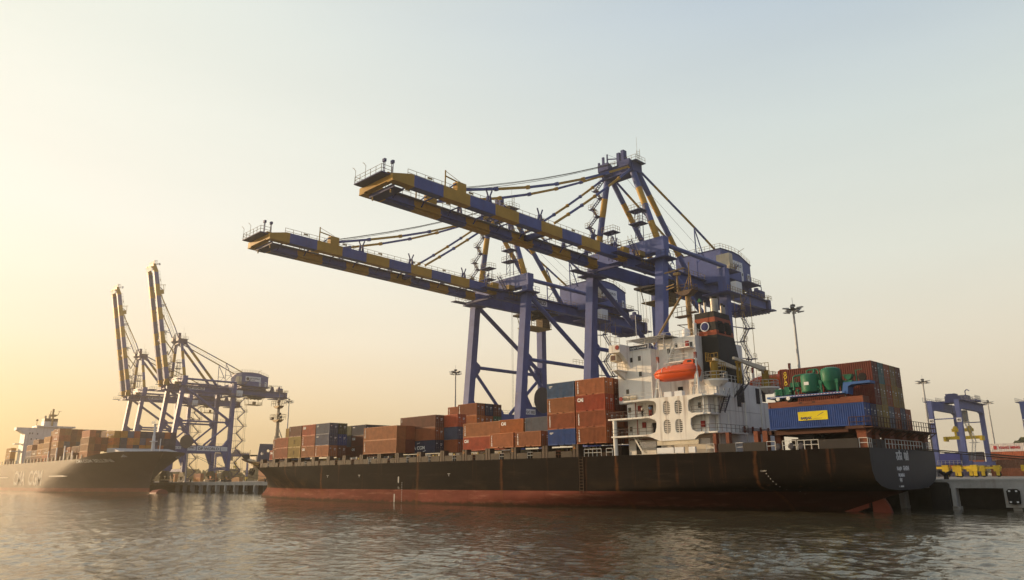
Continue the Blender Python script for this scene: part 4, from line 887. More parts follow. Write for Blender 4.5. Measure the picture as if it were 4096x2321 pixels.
def lifeboat(label,base):
    t=thing('lifeboat',label,'lifeboat',base); X,Y,Z=base
    prof=[(-3.85,.05,.9),(-3.7,.45,.55),(-3.2,.85,.25),(-2.2,1.2,.05),(-.5,1.35,0),(1.5,1.32,0),(2.9,1.15,.05),(3.5,.95,.12),(3.75,.7,.3)]
    b=MB(); n=7; vs=[]
    for x,w,k in prof:
        for j in range(2*n+1):
            a=math.pi*(j/(2*n)); vs.append((X+x,Y-w*math.cos(a),Z+1.25-(1.25-k)*math.sin(a)**.8))
    m_=2*n+1
    b.add(vs,[(i*m_+j,i*m_+j+1,(i+1)*m_+j+1,(i+1)*m_+j) for i in range(len(prof)-1) for j in range(m_-1)]+[tuple(range(m_-1,-1,-1)),tuple(range((len(prof)-1)*m_,len(prof)*m_))]); b.build('hull',ORANGE,t,smooth=60)
    b=MB(); vs=[]; cp=[(-3.85,.05,.05),(-3.6,.5,.35),(-3.0,.9,.7),(-2.0,1.2,.98),(-.4,1.33,1.12),(1.6,1.3,1.12),(3.0,1.13,1.05),(3.55,.92,.9),(3.75,.7,.6)]
    for x,w,k in cp:
        for j in range(m_):
            a=math.pi*(j/(2*n)); vs.append((X+x,Y-w*math.cos(a),Z+1.3+k*math.sin(a)**.75))
    b.add(vs,[(i*m_+j,(i+1)*m_+j,(i+1)*m_+j+1,i*m_+j+1) for i in range(len(cp)-1) for j in range(m_-1)]+[tuple(range(m_)),tuple(range(len(cp)*m_-1,(len(cp)-1)*m_-1,-1))]); b.build('canopy',ORANGE,t,smooth=50)
    b=MB()
    for z in (1.2,1.33):
        pts=[(X+x,Y-w*1.03-.02,Z+z) for x,w,k in prof]; b.path(pts,.07,6); b.path([(X+x,Y+w*1.03+.02,Z+z) for x,w,k in prof],.07,6)
    b.build('gunwale_fender',mat('fender_orange',(.6,.10,.02),.4),t)
    b=MB(); b.prism([(1.5,2.2),(3.3,2.1),(3.3,2.75),(3.1,2.95),(2.0,2.98),(1.6,2.7)],'y',-.6,.6); b.xf(lambda p:p+Vector((X,Y,Z))); o=b.build('cockpit',ORANGE,t)
    b=MB(); b.box(X+3.3,X+3.32,Y-.45,Y+.45,Z+2.35,Z+2.75); b.box(X+2.3,X+3.0,Y-.63,Y-.6,Z+2.5,Z+2.8); b.build('cockpit_window',GLASS,o)
    b=MB()
    for dx in (-1.8,-.3): b.path([(X+dx,Y-1.36,Z+1.3),(X+dx,Y-1.05,Z+2.1),(X+dx,Y-.5,Z+2.42),(X+dx,Y+.3,Z+2.5)],.035,5)
    b.rail([(X-2,Y-.4,Z+2.35),(X+1.5,Y-.4,Z+2.4)],.35,.8,.03); b.box(X-1.25,X-.75,Y-1.14,Y-1.1,Z+1.98,Z+2.01); b.box(X-1.02,X-.98,Y-1.15,Y-1.1,Z+1.75,Z+2.2); b.build('grab_rail',RAILW,t)
    b=MB(); b.lathe((X+3.55,Y-.3,Z+.45),[(.28,-.35),(.32,0),(.32,.25),(.2,.3)],12,0,'x'); b.build('nozzle',ORANGE,t)
    return t
lb=lifeboat('orange enclosed lifeboat hanging in davits on the near side of the white deckhouse',(-61.2,95.6,18.95))
lb2=dup(lb,(-56.8,116.9,18.95),'orange lifeboat on the far side, half hidden behind the deckhouse and yellow crane')
# ------------------------------------------------------------------ ship-to-shore cranes (local: x across, y from water to land, z = height above water)
def legy(z): return .8+.09*(z-4.1)
HX,HY,HZ=0,-.8,49.9      # boom hinge
BAND=[62.4,66.6,72.6,78.5,84.4,90.3,96.2,102.1,107.8,113.6,119.3,122.5]
def stripes(b,p,q,r,cols,n=12,r2=None):
    p=Vector(p);q=Vector(q);k=len(cols)
    for i,c in enumerate(cols): b.tube(p.lerp(q,i/k),p.lerp(q,(i+1)/k),r,n,c)
def crane(label,number,raised,loc,group):
    t=thing('quay_crane',label,'harbour crane',(0,0,0),group)
    def sign(par,name,y0,y1,z0,z1,x,texts,inky=INK):
        b=MB(); b.box(x,x+.06,y0,y1,z0,z1); o=b.build(name,SIGNW,par)
        b=MB()
        for s,ya,yb,za,zb in texts: put_fit(b,s,(x+.075,ya,za),(0,1,0),yb-ya,zb-za,bold=.02)
        b.build('lettering',inky,o); return o
    for sx in (-9.4,9.4):
        b=MB(); b.beam((sx,legy(9.5),9.5),(sx,legy(50.2),50.2),2.0,1.9,up=(0,1,0)); b.beam((sx,legy(16),16.5),(sx,legy(9.5),9.5),2.02,2.1,up=(0,1,0),w2=2.02,h2=3.2); b.build('leg',BLUE,t)
        b=MB(); b.box(sx-1,sx+1,29.4,31.2,9.5,49.5); b.build('leg',BLUE,t)
        s=1 if sx>0 else -1
        b=MB(); b.box(sx-.75,sx+.75,legy(20)+.9,29.4,18.3,21.5); b.prism([(legy(20)+.9,21.5),(legy(20)+3.6,21.5),(legy(24)+.9,25)],'x',sx-.6,sx+.6); b.prism([(29.4,21.5),(26.8,21.5),(29.4,25)],'x',sx-.6,sx+.6); b.prism([(legy(18)+.95,18.3),(legy(18)+3.4,18.3),(legy(14)+1.2,13)],'x',sx-.6,sx+.6); b.prism([(29.4,18.3),(26.6,18.3),(28.9,13)],'x',sx-.6,sx+.6); sb=b.build('sill_beam',BLUE,t)
        b=MB(); b.rail([(sx+s*.7,legy(20)+4,21.5),(sx+s*.7,26.5,21.5)],1.1,1.8,.04); b.build('handrail',RAILY,sb)
        for z,y0,y1,r in ((33,legy(33)+.9,29.4,.45),(53.2,legy(53)+.9,31.6,.5)):
            b=MB(); b.tube((sx,y0,z),(sx,y1,z),r,10); b.build('tie_tube',BLUE,t,smooth=50)
        b=MB(); b.tube((sx,legy(49)+.8,49.3),(sx,29.6,33.8),.6,10); b.build('diagonal_tube',BLUE,t,smooth=50)
        b=MB(); b.tube((sx,legy(32)+.8,32.3),(sx,14.6,21.6),.45,10); b.build('diagonal_tube',BLUE,t,smooth=50)
        b=MB(); b.tube((sx,29.5,32.3),(sx,17.4,21.6),.45,10); b.build('diagonal_tube',BLUE,t,smooth=50)
        b=MB(); b.prism([(legy(34)+.9,35),(legy(34)+.9,29.5),(legy(33)+3,32.2),(legy(33)+3,33.6)],'x',sx-.25,sx+.25); b.prism([(29.4,35.2),(29.4,30.5),(27.2,32.4),(27.2,34.6)],'x',sx-.25,sx+.25); b.build('gusset',BLUE,t)
        for y in (.8,30.3):
            b=MB(); b.prism([(sx-4.6,7.2),(sx+4.6,7.2),(sx+2.2,9.6),(sx-2.2,9.6)],'y',y-.8,y+.8)
            for k in (-1,1): b.prism([(sx+k*3.4-2,5.6),(sx+k*3.4+2,5.6),(sx+k*3.4+.8,7.2),(sx+k*3.4-.8,7.2)],'y',y-.5,y+.5)
            bo=b.build('bogie',mat('bogie_drab',(.16,.12,.06),.7,var=.3,rust=.4),t)
            b=MB()
            for i in range(8): b.lathe((sx-5.1+i*1.45,y,4.85),[(.2,-.3),(.55,-.3),(.55,.3),(.2,.3)],10,0,'y')
            b.build('wheel',STEEL,bo)
    for y in (.8,30.3):
        b=MB(); b.box(-8.4,8.4,y-.6,y+.6,9.9,11.4); b.build('base_beam',BLUE,t)
    b=MB(); b.box(-10.3,10.3,legy(52)-.5,legy(52)+1.5,51.4,54.6)
    for s in (-9.4,9.4): b.box(s-1,s+1,legy(50)-.6,legy(50)+1.3,50.2,51.4)
    po=b.build('portal_beam',BLUE,t)
    b=MB(); b.rail([(-9.8,legy(52)-.4,54.6),(9.8,legy(52)-.4,54.6)],1.2,1.5,.05); b.build('handrail',RAILY,po)
    b=MB(); b.box(-10.3,10.3,29.6,31.6,49.5,52.6); b.build('portal_beam',BLUE,t)
    for s in (-9.4,9.4):
        b=MB(); b.box(s-2.6,s+2.6,legy(49)-2.2,legy(49)+2.2,49.4,49.65); b.rail([(s-2.5,legy(49)-2.1,49.65),(s+2.5,legy(49)-2.1,49.65),(s+2.5,legy(49)+2.1,49.65)],1.2,1.2,.05); b.build('leg_platform',DBLUE,t)
    # fixed girders
    for s in (-1,1):
        b=MB(); b.box(s*3.95-.65,s*3.95+.65,HY,61,48.1,50.8); b.prism([(52,48.1),(61,48.1),(61,49.6)],'x',s*3.5-.71,s*3.5+.71) if 0 else None
        go=b.build('girder',BLUE,t)
        b=MB(); b.rail([(s*5.3,2,50.3),(s*5.3,60.5,50.3)],1.2,1.6,.05,1); b.box(s*4.25 if s>0 else -5.4,s*5.4 if s>0 else -4.25,2,60.8,50.15,50.3,0); b.build('girder_walkway',[DBLUE,RAILY],t)
        if s>0: sign(go,'name_sign',9.2,17.6,48.75,50.35,4.63,[('DP WORLD',9.7,17.1,49.05,50.05)])
    for y in (8,16,24,33,42,51,60):
        b=MB(); b.box(-2.8,2.8,y-.3,y+.3,50.85,51.4) if y<60 else b.box(-5.4,5.4,60.6,62,48.0,50.6); b.build('cross_beam',DBLUE,t)
    b=MB(); b.rail([(5.4,60,50.6),(5.4,62.6,50.6),(-5.4,62.6,50.6)],1.2,1,.05,1); b.box(-5.6,6.4,60.8,62.8,47.6,47.9)
    for i in range(9): b.box(-3+i*.9,-2.6+i*.9,55+.6*i,62.5,47.2,47.55)
    b.box(3.0,5.2,56.5,59.5,50.8,52.6); b.prism([(52.8,50.9),(55.2,50.9),(54.5,53.4),(53.5,53.4)],'x',3.2,4.0); b.prism([(57,50.9),(59,50.9),(58.4,53.6),(57.5,53.6)],'x',3.2,4.0); b.path([(4.6,48,53.1),(4.6,56,53.9),(4.6,58.8,53.9),(4.6,58.8,50.8)],.12,6); b.build('rear_machinery',[DBLUE,RAILY],t)
    # boom
    if raised: ang=R(raised)
    else: ang=R(.9)
    def bt(p):
        d=p-Vector((HX,HY,HZ)); c,s_=math.cos(ang),math.sin(ang); y=-d.y
        return Vector((p.x,HY-(y*c-d.z*s_),HZ+(y*s_+d.z*c)))
    def loc_y(w): return w-123.3
    b=MB()
    for s in (-1,1):
        for i,(a,c) in enumerate(zip(BAND,BAND[1:])):
            y0,y1=loc_y(a),loc_y(c); mi=0 if i%2==0 else 1
            if i==0: b.prism([(y0,49.3),(y1,49.3),(y1,51.2),(y0+3.5,51.2),(y0,50.3)],'x',s*3.95-.65,s*3.95+.65,mi)
            else: b.box(s*3.95-.65,s*3.95+.65,y0,y1,49.3,51.2,mi)
            b.box(s*3.95-.78,s*3.95+.78,y0+.02,y1-.02,49.12,49.29,mi); b.box(s*3.1-.12,s*3.1+.12,y0+.02,y1-.02,49.5,49.75,mi)
    b.box(-3.3,3.3,loc_y(62.4),loc_y(63.4),49.3,50.9,0)
    bo=b.xf(bt).build('boom',[YEL,BLUE],t)
    for y in (68,74,80,86,92,98,104,110,116):
        yy=loc_y(y); b=MB(); b.path([(-3.3,yy,49.6),(-2.3,yy,50.7),(2.3,yy,50.7),(3.3,yy,49.6)],.14,5); b.xf(bt).build('boom_cross_tie',DBLUE,bo)
    b=MB(); b.box(-3.2,3.2,loc_y(99.5),loc_y(100.5),49.9,50.9); b.xf(bt).build('boom_cross_beam',DBLUE,bo)
    for s in (-1,1):
        b=MB(); x=s*2.9; xr=3.6 if s>0 else -2.5; zr_=51.2 if s>0 else 50.96; b.box(x-.4,x+.4,loc_y(66),loc_y(122),50.85,50.95,0 if s>0 else 2); b.rail([(xr,loc_y(66),zr_),(xr,loc_y(122),zr_)],1.2,1.75,.05,1)
        for y in range(70,120,9): b.box(xr-.05,xr+.05,loc_y(y),loc_y(y)+1.0,zr_+.75,zr_+1.05,1)
        b.xf(bt).build('boom_walkway',[DBLUE,RAILY,GALV],bo)
    b=MB(); b.box(-3.7,3.9,loc_y(60.7),loc_y(62.6),50.2,50.38); b.rail([(-3.6,loc_y(62.6),50.38),(-3.6,loc_y(60.8),50.38),(3.8,loc_y(60.8),50.38),(3.8,loc_y(62.8),50.38)],1.2,1.5,.05,1); b.box(-3.4,3.4,loc_y(63.5),loc_y(65.5),48.6,48.8); b.box(-3.4,3.4,loc_y(63.5),loc_y(63.7),48.8,49.2)
    for x in (-2.6,2.4): b.box(x-.08,x+.08,loc_y(63.6),loc_y(63.8),48,49.3,1)
    
    for bx_,by_,hh_ in ((2.6,62.1,2.9),(3.7,62.9,2.5)):
        for k in (-.2,.2): b.tube((bx_+k,loc_y(by_),50.3),(bx_+k,loc_y(by_),50.3+hh_),.07,5)
        b.box(bx_-.3,bx_+.3,loc_y(by_)-.2,loc_y(by_)+.2,50.3+hh_-.5,50.3+hh_)
        for i in range(4): b.tube((bx_-.2,loc_y(by_),50.6+i*.55),(bx_+.2,loc_y(by_),50.6+i*.55),.05,4)
    for bx_ in (-3.5,-.6): b.path([(bx_,loc_y(60.8),50.3),(bx_,loc_y(60.8),52.6),(bx_-.2,loc_y(60.6),53),(bx_-.5,loc_y(60.5),53.2)],.04,4,1)
    b.xf(bt).build('tip_platform',[DBLUE,RAILY],bo)
    for s in (-3.95,3.95):
        b=MB(); b.box(s-.6,s+.6,loc_y(75.6),loc_y(77.6),51.2,52.9); b.beam((s,loc_y(74.2),51.3),(s,loc_y(75.6),52.6),.7,.12,1)
        b.xf(bt).build('stay_bracket',[YEL,DBLUE],bo)
        b=MB(); b.tube((s+.3,loc_y(73.2),51.2),(s+.3,loc_y(73.2),54.2),.13,6); b.beam((s+.3,loc_y(73.2),53.2),(s+.2,loc_y(76.6),52.9),.14,.2); b.beam((s+.3,loc_y(73.2),54.1),(s+.2,loc_y(76.6),53.1),.06,.06); b.xf(bt).build('davit_post',[YEL,DBLUE],bo)
        for y in (83.4,96.5,112.2,119.5):
            b=MB(); b.box(s-.3,s+.3,loc_y(y)-.5,loc_y(y)+.5,51.2,51.45,1)
            for k in (-.45,.45): b.beam((s,loc_y(y)+k,51.3),(s,loc_y(y)+k*.5,52.6),.34,.34,1); b.beam((s,loc_y(y)+k*.5,52.6),(s,loc_y(y)+k*1.6,53.8),.18,.22,1)
            b.xf(bt).build('boom_latch_horn',[YEL,DBLUE],bo)
    # mast frame
    ax,ay,az=3.6,4.4,71.2
    for s in (-1,1):
        b=MB(); stripes(b,(s*ax,ay,az),(s*8.2,legy(53)+.4,54.6),.72,[1,0,1,0]); b.build('mast_leg',[YEL,BLUE],t,smooth=50)
        b=MB(); stripes(b,(s*ax,ay+2.2,az),(s*3.7,24.4,50.9),.62,[1,0,1,0,1]); b.build('mast_leg',[YEL,BLUE],t,smooth=50)
        b=MB(); stripes(b,(s*ax,ay+2.5,az+1),(s*4.3,27.5,63.4),.27,[1,0,1,0],8); stripes(b,(s*4.3,27.5,63.4),(s*4.5,36.8,59.3),.27,[1,0],8); b.tube((s*4.3,27.5,63.2),(s*4.3,27.7,51),.16,6,1); b.tube((s*4.3,27.8,62.6),(s*4.3,31,56.6),.16,6,1); b.tube((s*4.3,27.7,57.2),(s*4.3,30.6,57.2),.1,6,1); b.tube((s*4.3,28,54.5),(s*4.3,30.6,57.2),.1,6,1); b.build('backstay',[YEL,BLUE],t)
        if not raised:
            for yb,cols in ((77.2,[1,0,1,0,1,0,1,0]),(100.6,[0,1,0,1])):
                p=bt(Vector((s*3.9,loc_y(yb),52))); q=Vector((s*ax,ay-1,72.2 if yb<90 else 71.4)); k=6; pts=[p.lerp(q,i/k)-Vector((0,0,(1.6 if yb<90 else .4)*math.sin(math.pi*i/k))) for i in range(k+1)]
                b=MB()
                for i,(u,v) in enumerate(zip(pts,pts[1:])): b.beam(u,v,.3,.46,cols[i%len(cols)]); b.beam(v-(v-u)*.06,v+(v-u)*.02,.5,.7,cols[i%len(cols)])
                b.build('forestay',[YEL,BLUE],t)
        else:
            for yb in (77.2,100.6):
                p=bt(Vector((s*3.9,loc_y(yb),51.3))); q=Vector((s*ax,ay-1,72)); mid=(p+q)/2+Vector((0,2.5 if yb<90 else 1.5,-4 if yb<90 else -6)); b=MB(); b.beam(p,mid,.3,.4,0); b.beam(mid,q,.3,.4,1); b.build('forestay',[YEL,BLUE],t)
    b=MB()
    for s in (-1.2,.4,1.2):
        p=bt(Vector((s,loc_y(76),52.6))); q=Vector((s,ay-2,73.6)); pts=[p.lerp(q,i/6)-Vector((0,0,(.9 if not raised else .2)*math.sin(math.pi*i/6))) for i in range(7)]; b.path(pts,.05,4)
    b.path([(-1,ay+1,73.5),(-1,33,59.8)],.04,4); b.path([(1,ay+1,73.5),(2,33,59.8)],.04,4); b.build('hoist_rope',ROPE,t)
    b=MB(); b.box(-4.4,4.4,ay-1.0,ay+2.4,71.0,73.2); b.prism([(ay-2.6,72.6),(ay-1,71.4),(ay-1,73.6),(ay-2.6,74.2)],'x',-4.2,-1.2); b.prism([(ay-2,72.3),(ay-1,71.4),(ay-1,73.4),(ay-2,73.7)],'x',1.2,4.2); apo=b.build('apex_beam',DBLUE,t)
    b=MB(); b.box(-5.2,5.4,ay-1.2,ay+2.6,73.21,73.35); b.rail([(-5.1,ay-1.1,73.35),(5.3,ay-1.1,73.35),(5.3,ay+2.5,73.35)],1.2,1.2,.05,1)
    b.box(.3,1.1,ay-1.4,ay-.2,73.35,76.2); b.box(1.5,2.3,ay-1.4,ay-.2,73.35,76.5); b.tube((-2.6,ay-1,73.4),(-2.6,ay-1,77),.18,6); b.beam((-2.6,ay-1,75.8),(.2,ay-1,75),.16,.25); b.beam((-2.6,ay-1,77),(.2,ay-1,75.1),.06,.06); b.box(-4.9,-4.5,ay-1.6,ay-1.2,73.3,75.4); b.box(-3.7,-3.2,ay-1.6,ay-1.2,73.3,76.4); b.ladder((4.6,ay+1,73.35),(4.6,ay+1,76.4),.8,.4,.05,1); b.tube((5,ay,73),(5,ay,79),.03,4,1); b.build('apex_platform',[DBLUE,RAILY],apo)
    b=MB()
    z=54.8;y=legy(53);k=0
    while z<70:
        f_=(z-54.6)/(71.2-54.6); x=-8.2-.4+(8.2-3.6)*f_-1.6; z2=z+2.1; f2=(z2-54.6)/16.6; x2=-8.2-.4+4.6*f2-1.6
        dx=2.0 if k%2 else -2.0
        b.stair((x-dx/2,y-.9,z),(x2+dx/2,y-.9,z2),.75,(0,1,0),0,1); b.box(x2+dx/2-.7,x2+dx/2+.7,y-1.5,y+.1,z2-.08,z2); b.rail([(x2+dx/2-.7,y-1.45,z2),(x2+dx/2+.7,y-1.45,z2)],1.1,.7,.05,1)
        z=z2;k+=1
    b.build('mast_stairway',[DBLUE,RAILY],t)
    # access towers at the hinge
    for x,y in ((-1.4,2.2),(5.2,3.4)):
        b=MB(); z0=51 if x<0 else 54.7
        for dx in (-.6,.6):
            for dy in (-.6,.6): b.tube((x+dx,y+dy,z0),(x+dx,y+dy,z0+6.4),.09,5)
        for i in range(5): b.tube((x-.6,y-.6,z0+i*1.3),(x+.6,y-.6,z0+(i+1)*1.3),.06,4)
        for z in (z0+3.4,z0+6.4): b.box(x-1.9,x+1.5,y-1.3,y+1.3,z,z+.14); b.rail([(x-1.8,y-1.2,z+.14),(x+1.4,y-1.2,z+.14),(x+1.4,y+1.2,z+.14)],1.2,.8,.05,1)
        b.build('access_tower',[DBLUE,RAILY],t)
    # machinery house
    b=MB(); b.prism([(35.4,52.5),(50,52.5),(50,57.6),(44.5,59.3),(41,59.5),(35.4,59.2)],'x',-6.4,6.4); ho=b.build('machinery_house',BLUE,t)
    b=MB(); b.prism([(35.2,59.21),(41,59.51),(44.5,59.32),(50.2,57.6),(50.2,57.75),(44.5,59.47),(41,59.66),(35.2,59.36)],'x',-6.6,6.6); b.build('roof_sheet',DBLUE,ho)
    b=MB(); b.rail([(-6.4,35.4,59.4),(6.4,35.4,59.4),(6.4,41,59.7),(6.4,44.5,59.5),(6.4,50,57.8)],1.2,1.5,.05); b.path([(6.4,44,60),(7.4,45.6,61.2)],.06); b.build('roof_railing',RAILY,ho)
    s_=sign(ho,'house_sign',37.4,45.8,55.0,57.5,6.42,[('DP WORLD',40.0,45.2,56.1,56.8),('Cochin',40.0,42.6,55.4,55.9)])
    b=MB(); b.lathe((6.5,38.6,56.2),[(.5,0),(.8,0),(.8,.02),(.5,.02)],20,0,'x'); b.box(6.49,6.52,38.0,39.4,56.1,56.35); b.build('round_logo',INK,s_)
    for y in (45.0,48.2):
        b=MB(); b.box(6.41,6.47,y,y+1,52.7,55.2); d_=b.build('door',SIGNW,ho); b=MB(); b.box(6.48,6.5,y+.3,y+.7,54.1,54.8); b.build('pane',GLASS,d_)
    b=MB(); b.box(-6.6,8.2,44.4,51.6,52.2,52.4); b.rail([(8.1,44.4,52.4),(8.1,51.5,52.4),(2,51.5,52.4)],1.2,1.2,.05,1); b.box(-5.5,5.5,36,49.5,50.9,52.19); b.build('house_gallery',[DBLUE,RAILY],ho)
    b=MB(); b.box(6.6,10.6,31.8,36.2,52.4,52.6); b.box(7.0,10.4,32,33.6,52.6,56.6,1); b.rail([(10.5,31.9,52.6),(10.5,36.1,52.6)],1.2,1,.05,2); b.stair((8.5,36.1,52.6),(8.5,39,55.2),.9,(1,0,0),0,2); b.build('service_cabin',[DBLUE,OFFW,RAILY],t)
    b=MB(); b.box(5.5,12.2,27.0,35.0,46.0,46.25); b.rail([(12.1,27,46.25),(12.1,35,46.25),(6,35,46.25)],1.2,1.2,.05,1); b.build('house_platform',[DBLUE,RAILY],t)
    b=MB(); b.box(10.6,12.0,31.3,34.0,46.26,49.2); b.build('electrical_cabinet',SIGNW,t)
    # stair tower behind the land side leg
    b=MB(); z=45.8;k=0; x0=11.6
    for dx in (-.9,.9):
        for yy in (32,36.4): b.tube((x0+dx,yy,5),(x0+dx,yy,46),.07,4,1)
    while z>8:
        z2=z-3.6; ya,yb=(32.4,36.0) if k%2 else (36.0,32.4)
        b.stair((x0,ya,z),(x0,yb,z2),.75,(1,0,0),0,1); b.box(x0-1.1,x0+1.1,yb-.6 if yb<34 else yb-.3,yb+.3 if yb<34 else yb+1.3,z2-.1,z2); b.rail([(x0+1.05,yb-.5,z2),(x0+1.05,yb+.9,z2)],1.1,.7,.05,1); b.beam((10.4,31,z2-.1),(x0,yb,z2-.1),.15,.2)
        z=z2;k+=1
    b.build('stair_tower',[DBLUE,RAILY],t)
    # cable reel on the sill beam
    b=MB()
    b.lathe((10.75,8.6,23.2),[(.5,-.1),(2.1,-.12),(2.1,.12),(.5,.1)],28,0,'x')
    for i in range(28):
        a=2*math.pi*i/28; c,s2=math.cos(a),math.sin(a)
        b.beam((10.9,8.6+.4*c,23.2+.4*s2),(10.9,8.6+3.05*c,23.2+3.05*s2),.07,.12,1,up=(1,0,0))
    b.lathe((10.9,8.6,23.2),[(2.95,-.05),(3.1,-.05),(3.1,.05),(2.95,.05)],28,1,'x'); b.lathe((10.7,8.6,23.2),[(.05,-.2),(.5,-.2),(.5,.3),(.05,.3)],14,1,'x'); b.build('cable_reel',[mat('reel_dark',(.035,.033,.04),.7),mat('reel_brown',(.12,.10,.09),.6)],t)
    # hinge machinery, trolley, cab, hanging gallery
    b=MB()
    for x0,y0,y1,zz in ((5.6,-6.5,.5,49.6),(5.6,1.5,8,48.4),(-7.2,-5,6,48.6)): b.box(x0-.7,x0+1.2,y0,y1,zz,zz+.16); b.rail([(x0+1.15,y0,zz+.16),(x0+1.15,y1,zz+.16)],1.2,1.1,.05,1)
    b.stair((5.8,-1.2,53.4),(5.8,1.6,49.8),.9,(1,0,0),0,1); b.box(4.4,5.2,-2.6,-.6,49.6,51.8,2); b.box(4.5,5.6,2.6,4.6,50.9,52,1); b.beam((-4,-3,47.9),(4,-3,47.9),.35,.5); b.beam((-4,-1.6,48.3),(4,-1.6,48.3),.35,.5); b.build('hinge_gallery',[DBLUE,RAILY,YEL],t)
    if raised: ty=46
    else: ty=18
    b=MB(); b.box(-4.6,4.6,ty-4,ty+4,47.0,47.5); b.rail([(4.5,ty-4,47.5),(4.5,ty+4,47.5)],1.1,1,.05,1)
    for dy in (-3,-1,1,3): b.box(-2.2,2.2,ty+dy-.3,ty+dy+.3,46.4,46.95)
    tr=b.build('trolley',[STEEL,RAILY],t)
    b=MB(); zc=43.6
    for dx in (-2.6,2.6):
        for dy in (-4.4,3.8): b.tube((dx,ty+dy,47),(dx*.8,ty+dy*.85,zc),.1,5)
    b.box(-2.6,2.6,ty-4.2,ty+3.6,zc-.2,zc); b.rail([(2.5,ty-4.1,zc),(2.5,ty+3.5,zc),(-2.5,ty+3.5,zc)],1.2,1,.05); b.build('hanging_gallery',RAILY,tr)
    b=MB(); b.box(-.2,2.2,ty+.4,ty+3.2,zc+.02,zc+2.6) if not raised else b.box(.4,1.6,ty-1,ty+.4,zc+.02,zc+1.6); b.build('operator_cab',mat('cab_brown',(.16,.11,.06),.5),tr)
    b=MB()
    for dx,dy in ((-1.6,-7),(1.6,-7),(-1.6,-5),(1.6,-5),(0,-9),(1,-9.6)): b.tube((dx,ty+dy,48),(dx,ty+dy,21),.035,4,caps=False)
    if not raised: b.build('hoist_rope',ROPE,tr)
    b=MB()
    b.rail([(9.4+1.2,20.5,33.4),(9.4+1.2,28,33.4)],1.1,1.2,.05); b.build('tie_railing',RAILY,t)
    if number: sign(t,'number_sign',3.1,6.6,19.6,20.9,10.2,[(number,3.45,6.25,19.9,20.6)])
    if raised:
        sign(t,'maker_sign',9.6,13.6,19.0,21.0,10.2,[('ZPMC',10.2,13.0,20.0,20.7)])
        sign(t,'name_sign',14.0,25.6,18.9,21.2,10.2,[('DP WORLD',14.7,24.9,19.4,20.7)])
        s_=sign(t,'notice_sign',25.9,29.2,19.0,21.0,10.2,[('------',26.3,28.8,20.2,20.3),('------',26.3,28.8,19.8,19.9),('------',26.3,28.8,19.4,19.5)])
    t.location=loc
    return t
GC='ship to shore cranes on the quay'
c1=crane('nearest blue and yellow harbour crane, boom out over the white deckhouse','QC 001',0,(-93.4,123.3,0),GC)
c2=copy_tree(c1); c2.location=(-133.2,123.3,0); c2['label']='harbour crane with boom lowered, second from the right, its lattice over the mid ship containers'
for o in S.objects:
    if o.parent is not None and o.parent.parent is c2 and o.parent.name.startswith('number_sign'):
        b=MB(); put_fit(b,'QC 002',(0,0,0),(0,1,0),2.8,.7,bold=.02); b.xf(lambda p:p+Vector((10.275,3.45,19.9))); o.data=b.mesh('lettering',INK)
c3=crane('hazy crane with boom raised, large white sign on its sill beam','QC 003',78.5,(-376,134.6,0),GC)
c4=copy_tree(c3); c4.location=(-437,137,0); c4['label']='leftmost hazy crane with boom raised, standing behind the dark blue ship'
# ------------------------------------------------------------------ the hazy ship on the left
cs=thing('container_ship','hazy dark blue container ship with large white letters on its side','container ship',(-450,113,0))
hm2=hull_mat('navy_hull',(.036,.026,.026),(.22,.06,.045),2.3,dirt=.2,xs=(-900,-800),spec=.11,rough=.55)
ZD=14.2
STEM2=[(-1.5,-321),(0,-320),(4,-321),(8,-320),(12,-315.5),(16.6,-309)]
def cma_pt(s,zl):
    zt=ZD+2.2*(1-sstep((s-.02)/.10)); z=-1.5+(zl+1.5)*(zt+1.5)/(ZD+1.5)
    xb=interp(STEM2,z); x=xb+s*(-720-xb); t=xb-x
    Lb=interp([(-1.5,95),(3,85),(9,62),(16.5,36)],z); p=interp([(-1.5,1.4),(6,1.9),(16.5,3.0)],z)
    return x,max(.05,18*(1-(1-min(t/Lb,1))**p)),z
b=MB(); zl2=[-1.5,0,1.2,2.2,2.4,4,6,8,10,12,13.2,ZD]; ss=[(i/60)**1.6 for i in range(61)]; nz=len(zl2)
for sg in (-1,1):
    vs=[]
    for s in ss:
        for zl in zl2: x,bb,z=cma_pt(s,zl); vs.append((x,113+sg*bb,z))
    b.add(vs,[((i*nz+j,i*nz+j+1,(i+1)*nz+j+1,(i+1)*nz+j) if sg<0 else (i*nz+j,(i+1)*nz+j,(i+1)*nz+j+1,i*nz+j+1)) for i in range(60) for j in range(nz-1)])
b.build('hull',hm2,cs,smooth=50)
b=MB(); vs=[]
for s in ss: x,bb,z=cma_pt(s,ZD); vs+=[(x,113-bb+.05,z-.3),(x,113+bb-.05,z-.3)]
b.add(vs,[(2*i,2*i+1,2*i+3,2*i+2) for i in range(60)]); b.build('deck',DECK,cs)
b=MB(); b.lathe((-312,113,-.6),[(.2,-6),(2.2,-3),(2.6,2),(2.6,5)],12,0,'x'); b.build('bulbous_bow',mat('bulb_red',(.22,.06,.045),.6),cs)
LETP=mat('letter_faded',(.55,.5,.43),.7)
b=MB(); put_fit(b,'CMA',(-462,94.93,3.7),(1,0,0),23,7.2,bold=.03); b.build('name_lettering',LETP,cs); b=MB(); put_fit(b,'CGM',(-432,94.93,3.7),(1,0,0),24,7.2,bold=.03); b.build('name_lettering',LETP,cs); b=MB(); b.prism([(-396,7.2),(-396,7.75),(-375,7.75),(-366,7.3),(-375,7.1)],'y',94.9,94.95); b.build('side_stripe',LETP,cs); b=MB(); b.box(-520,-474,94.9,94.95,7.1,7.7); b.build('side_stripe',LETP,cs)
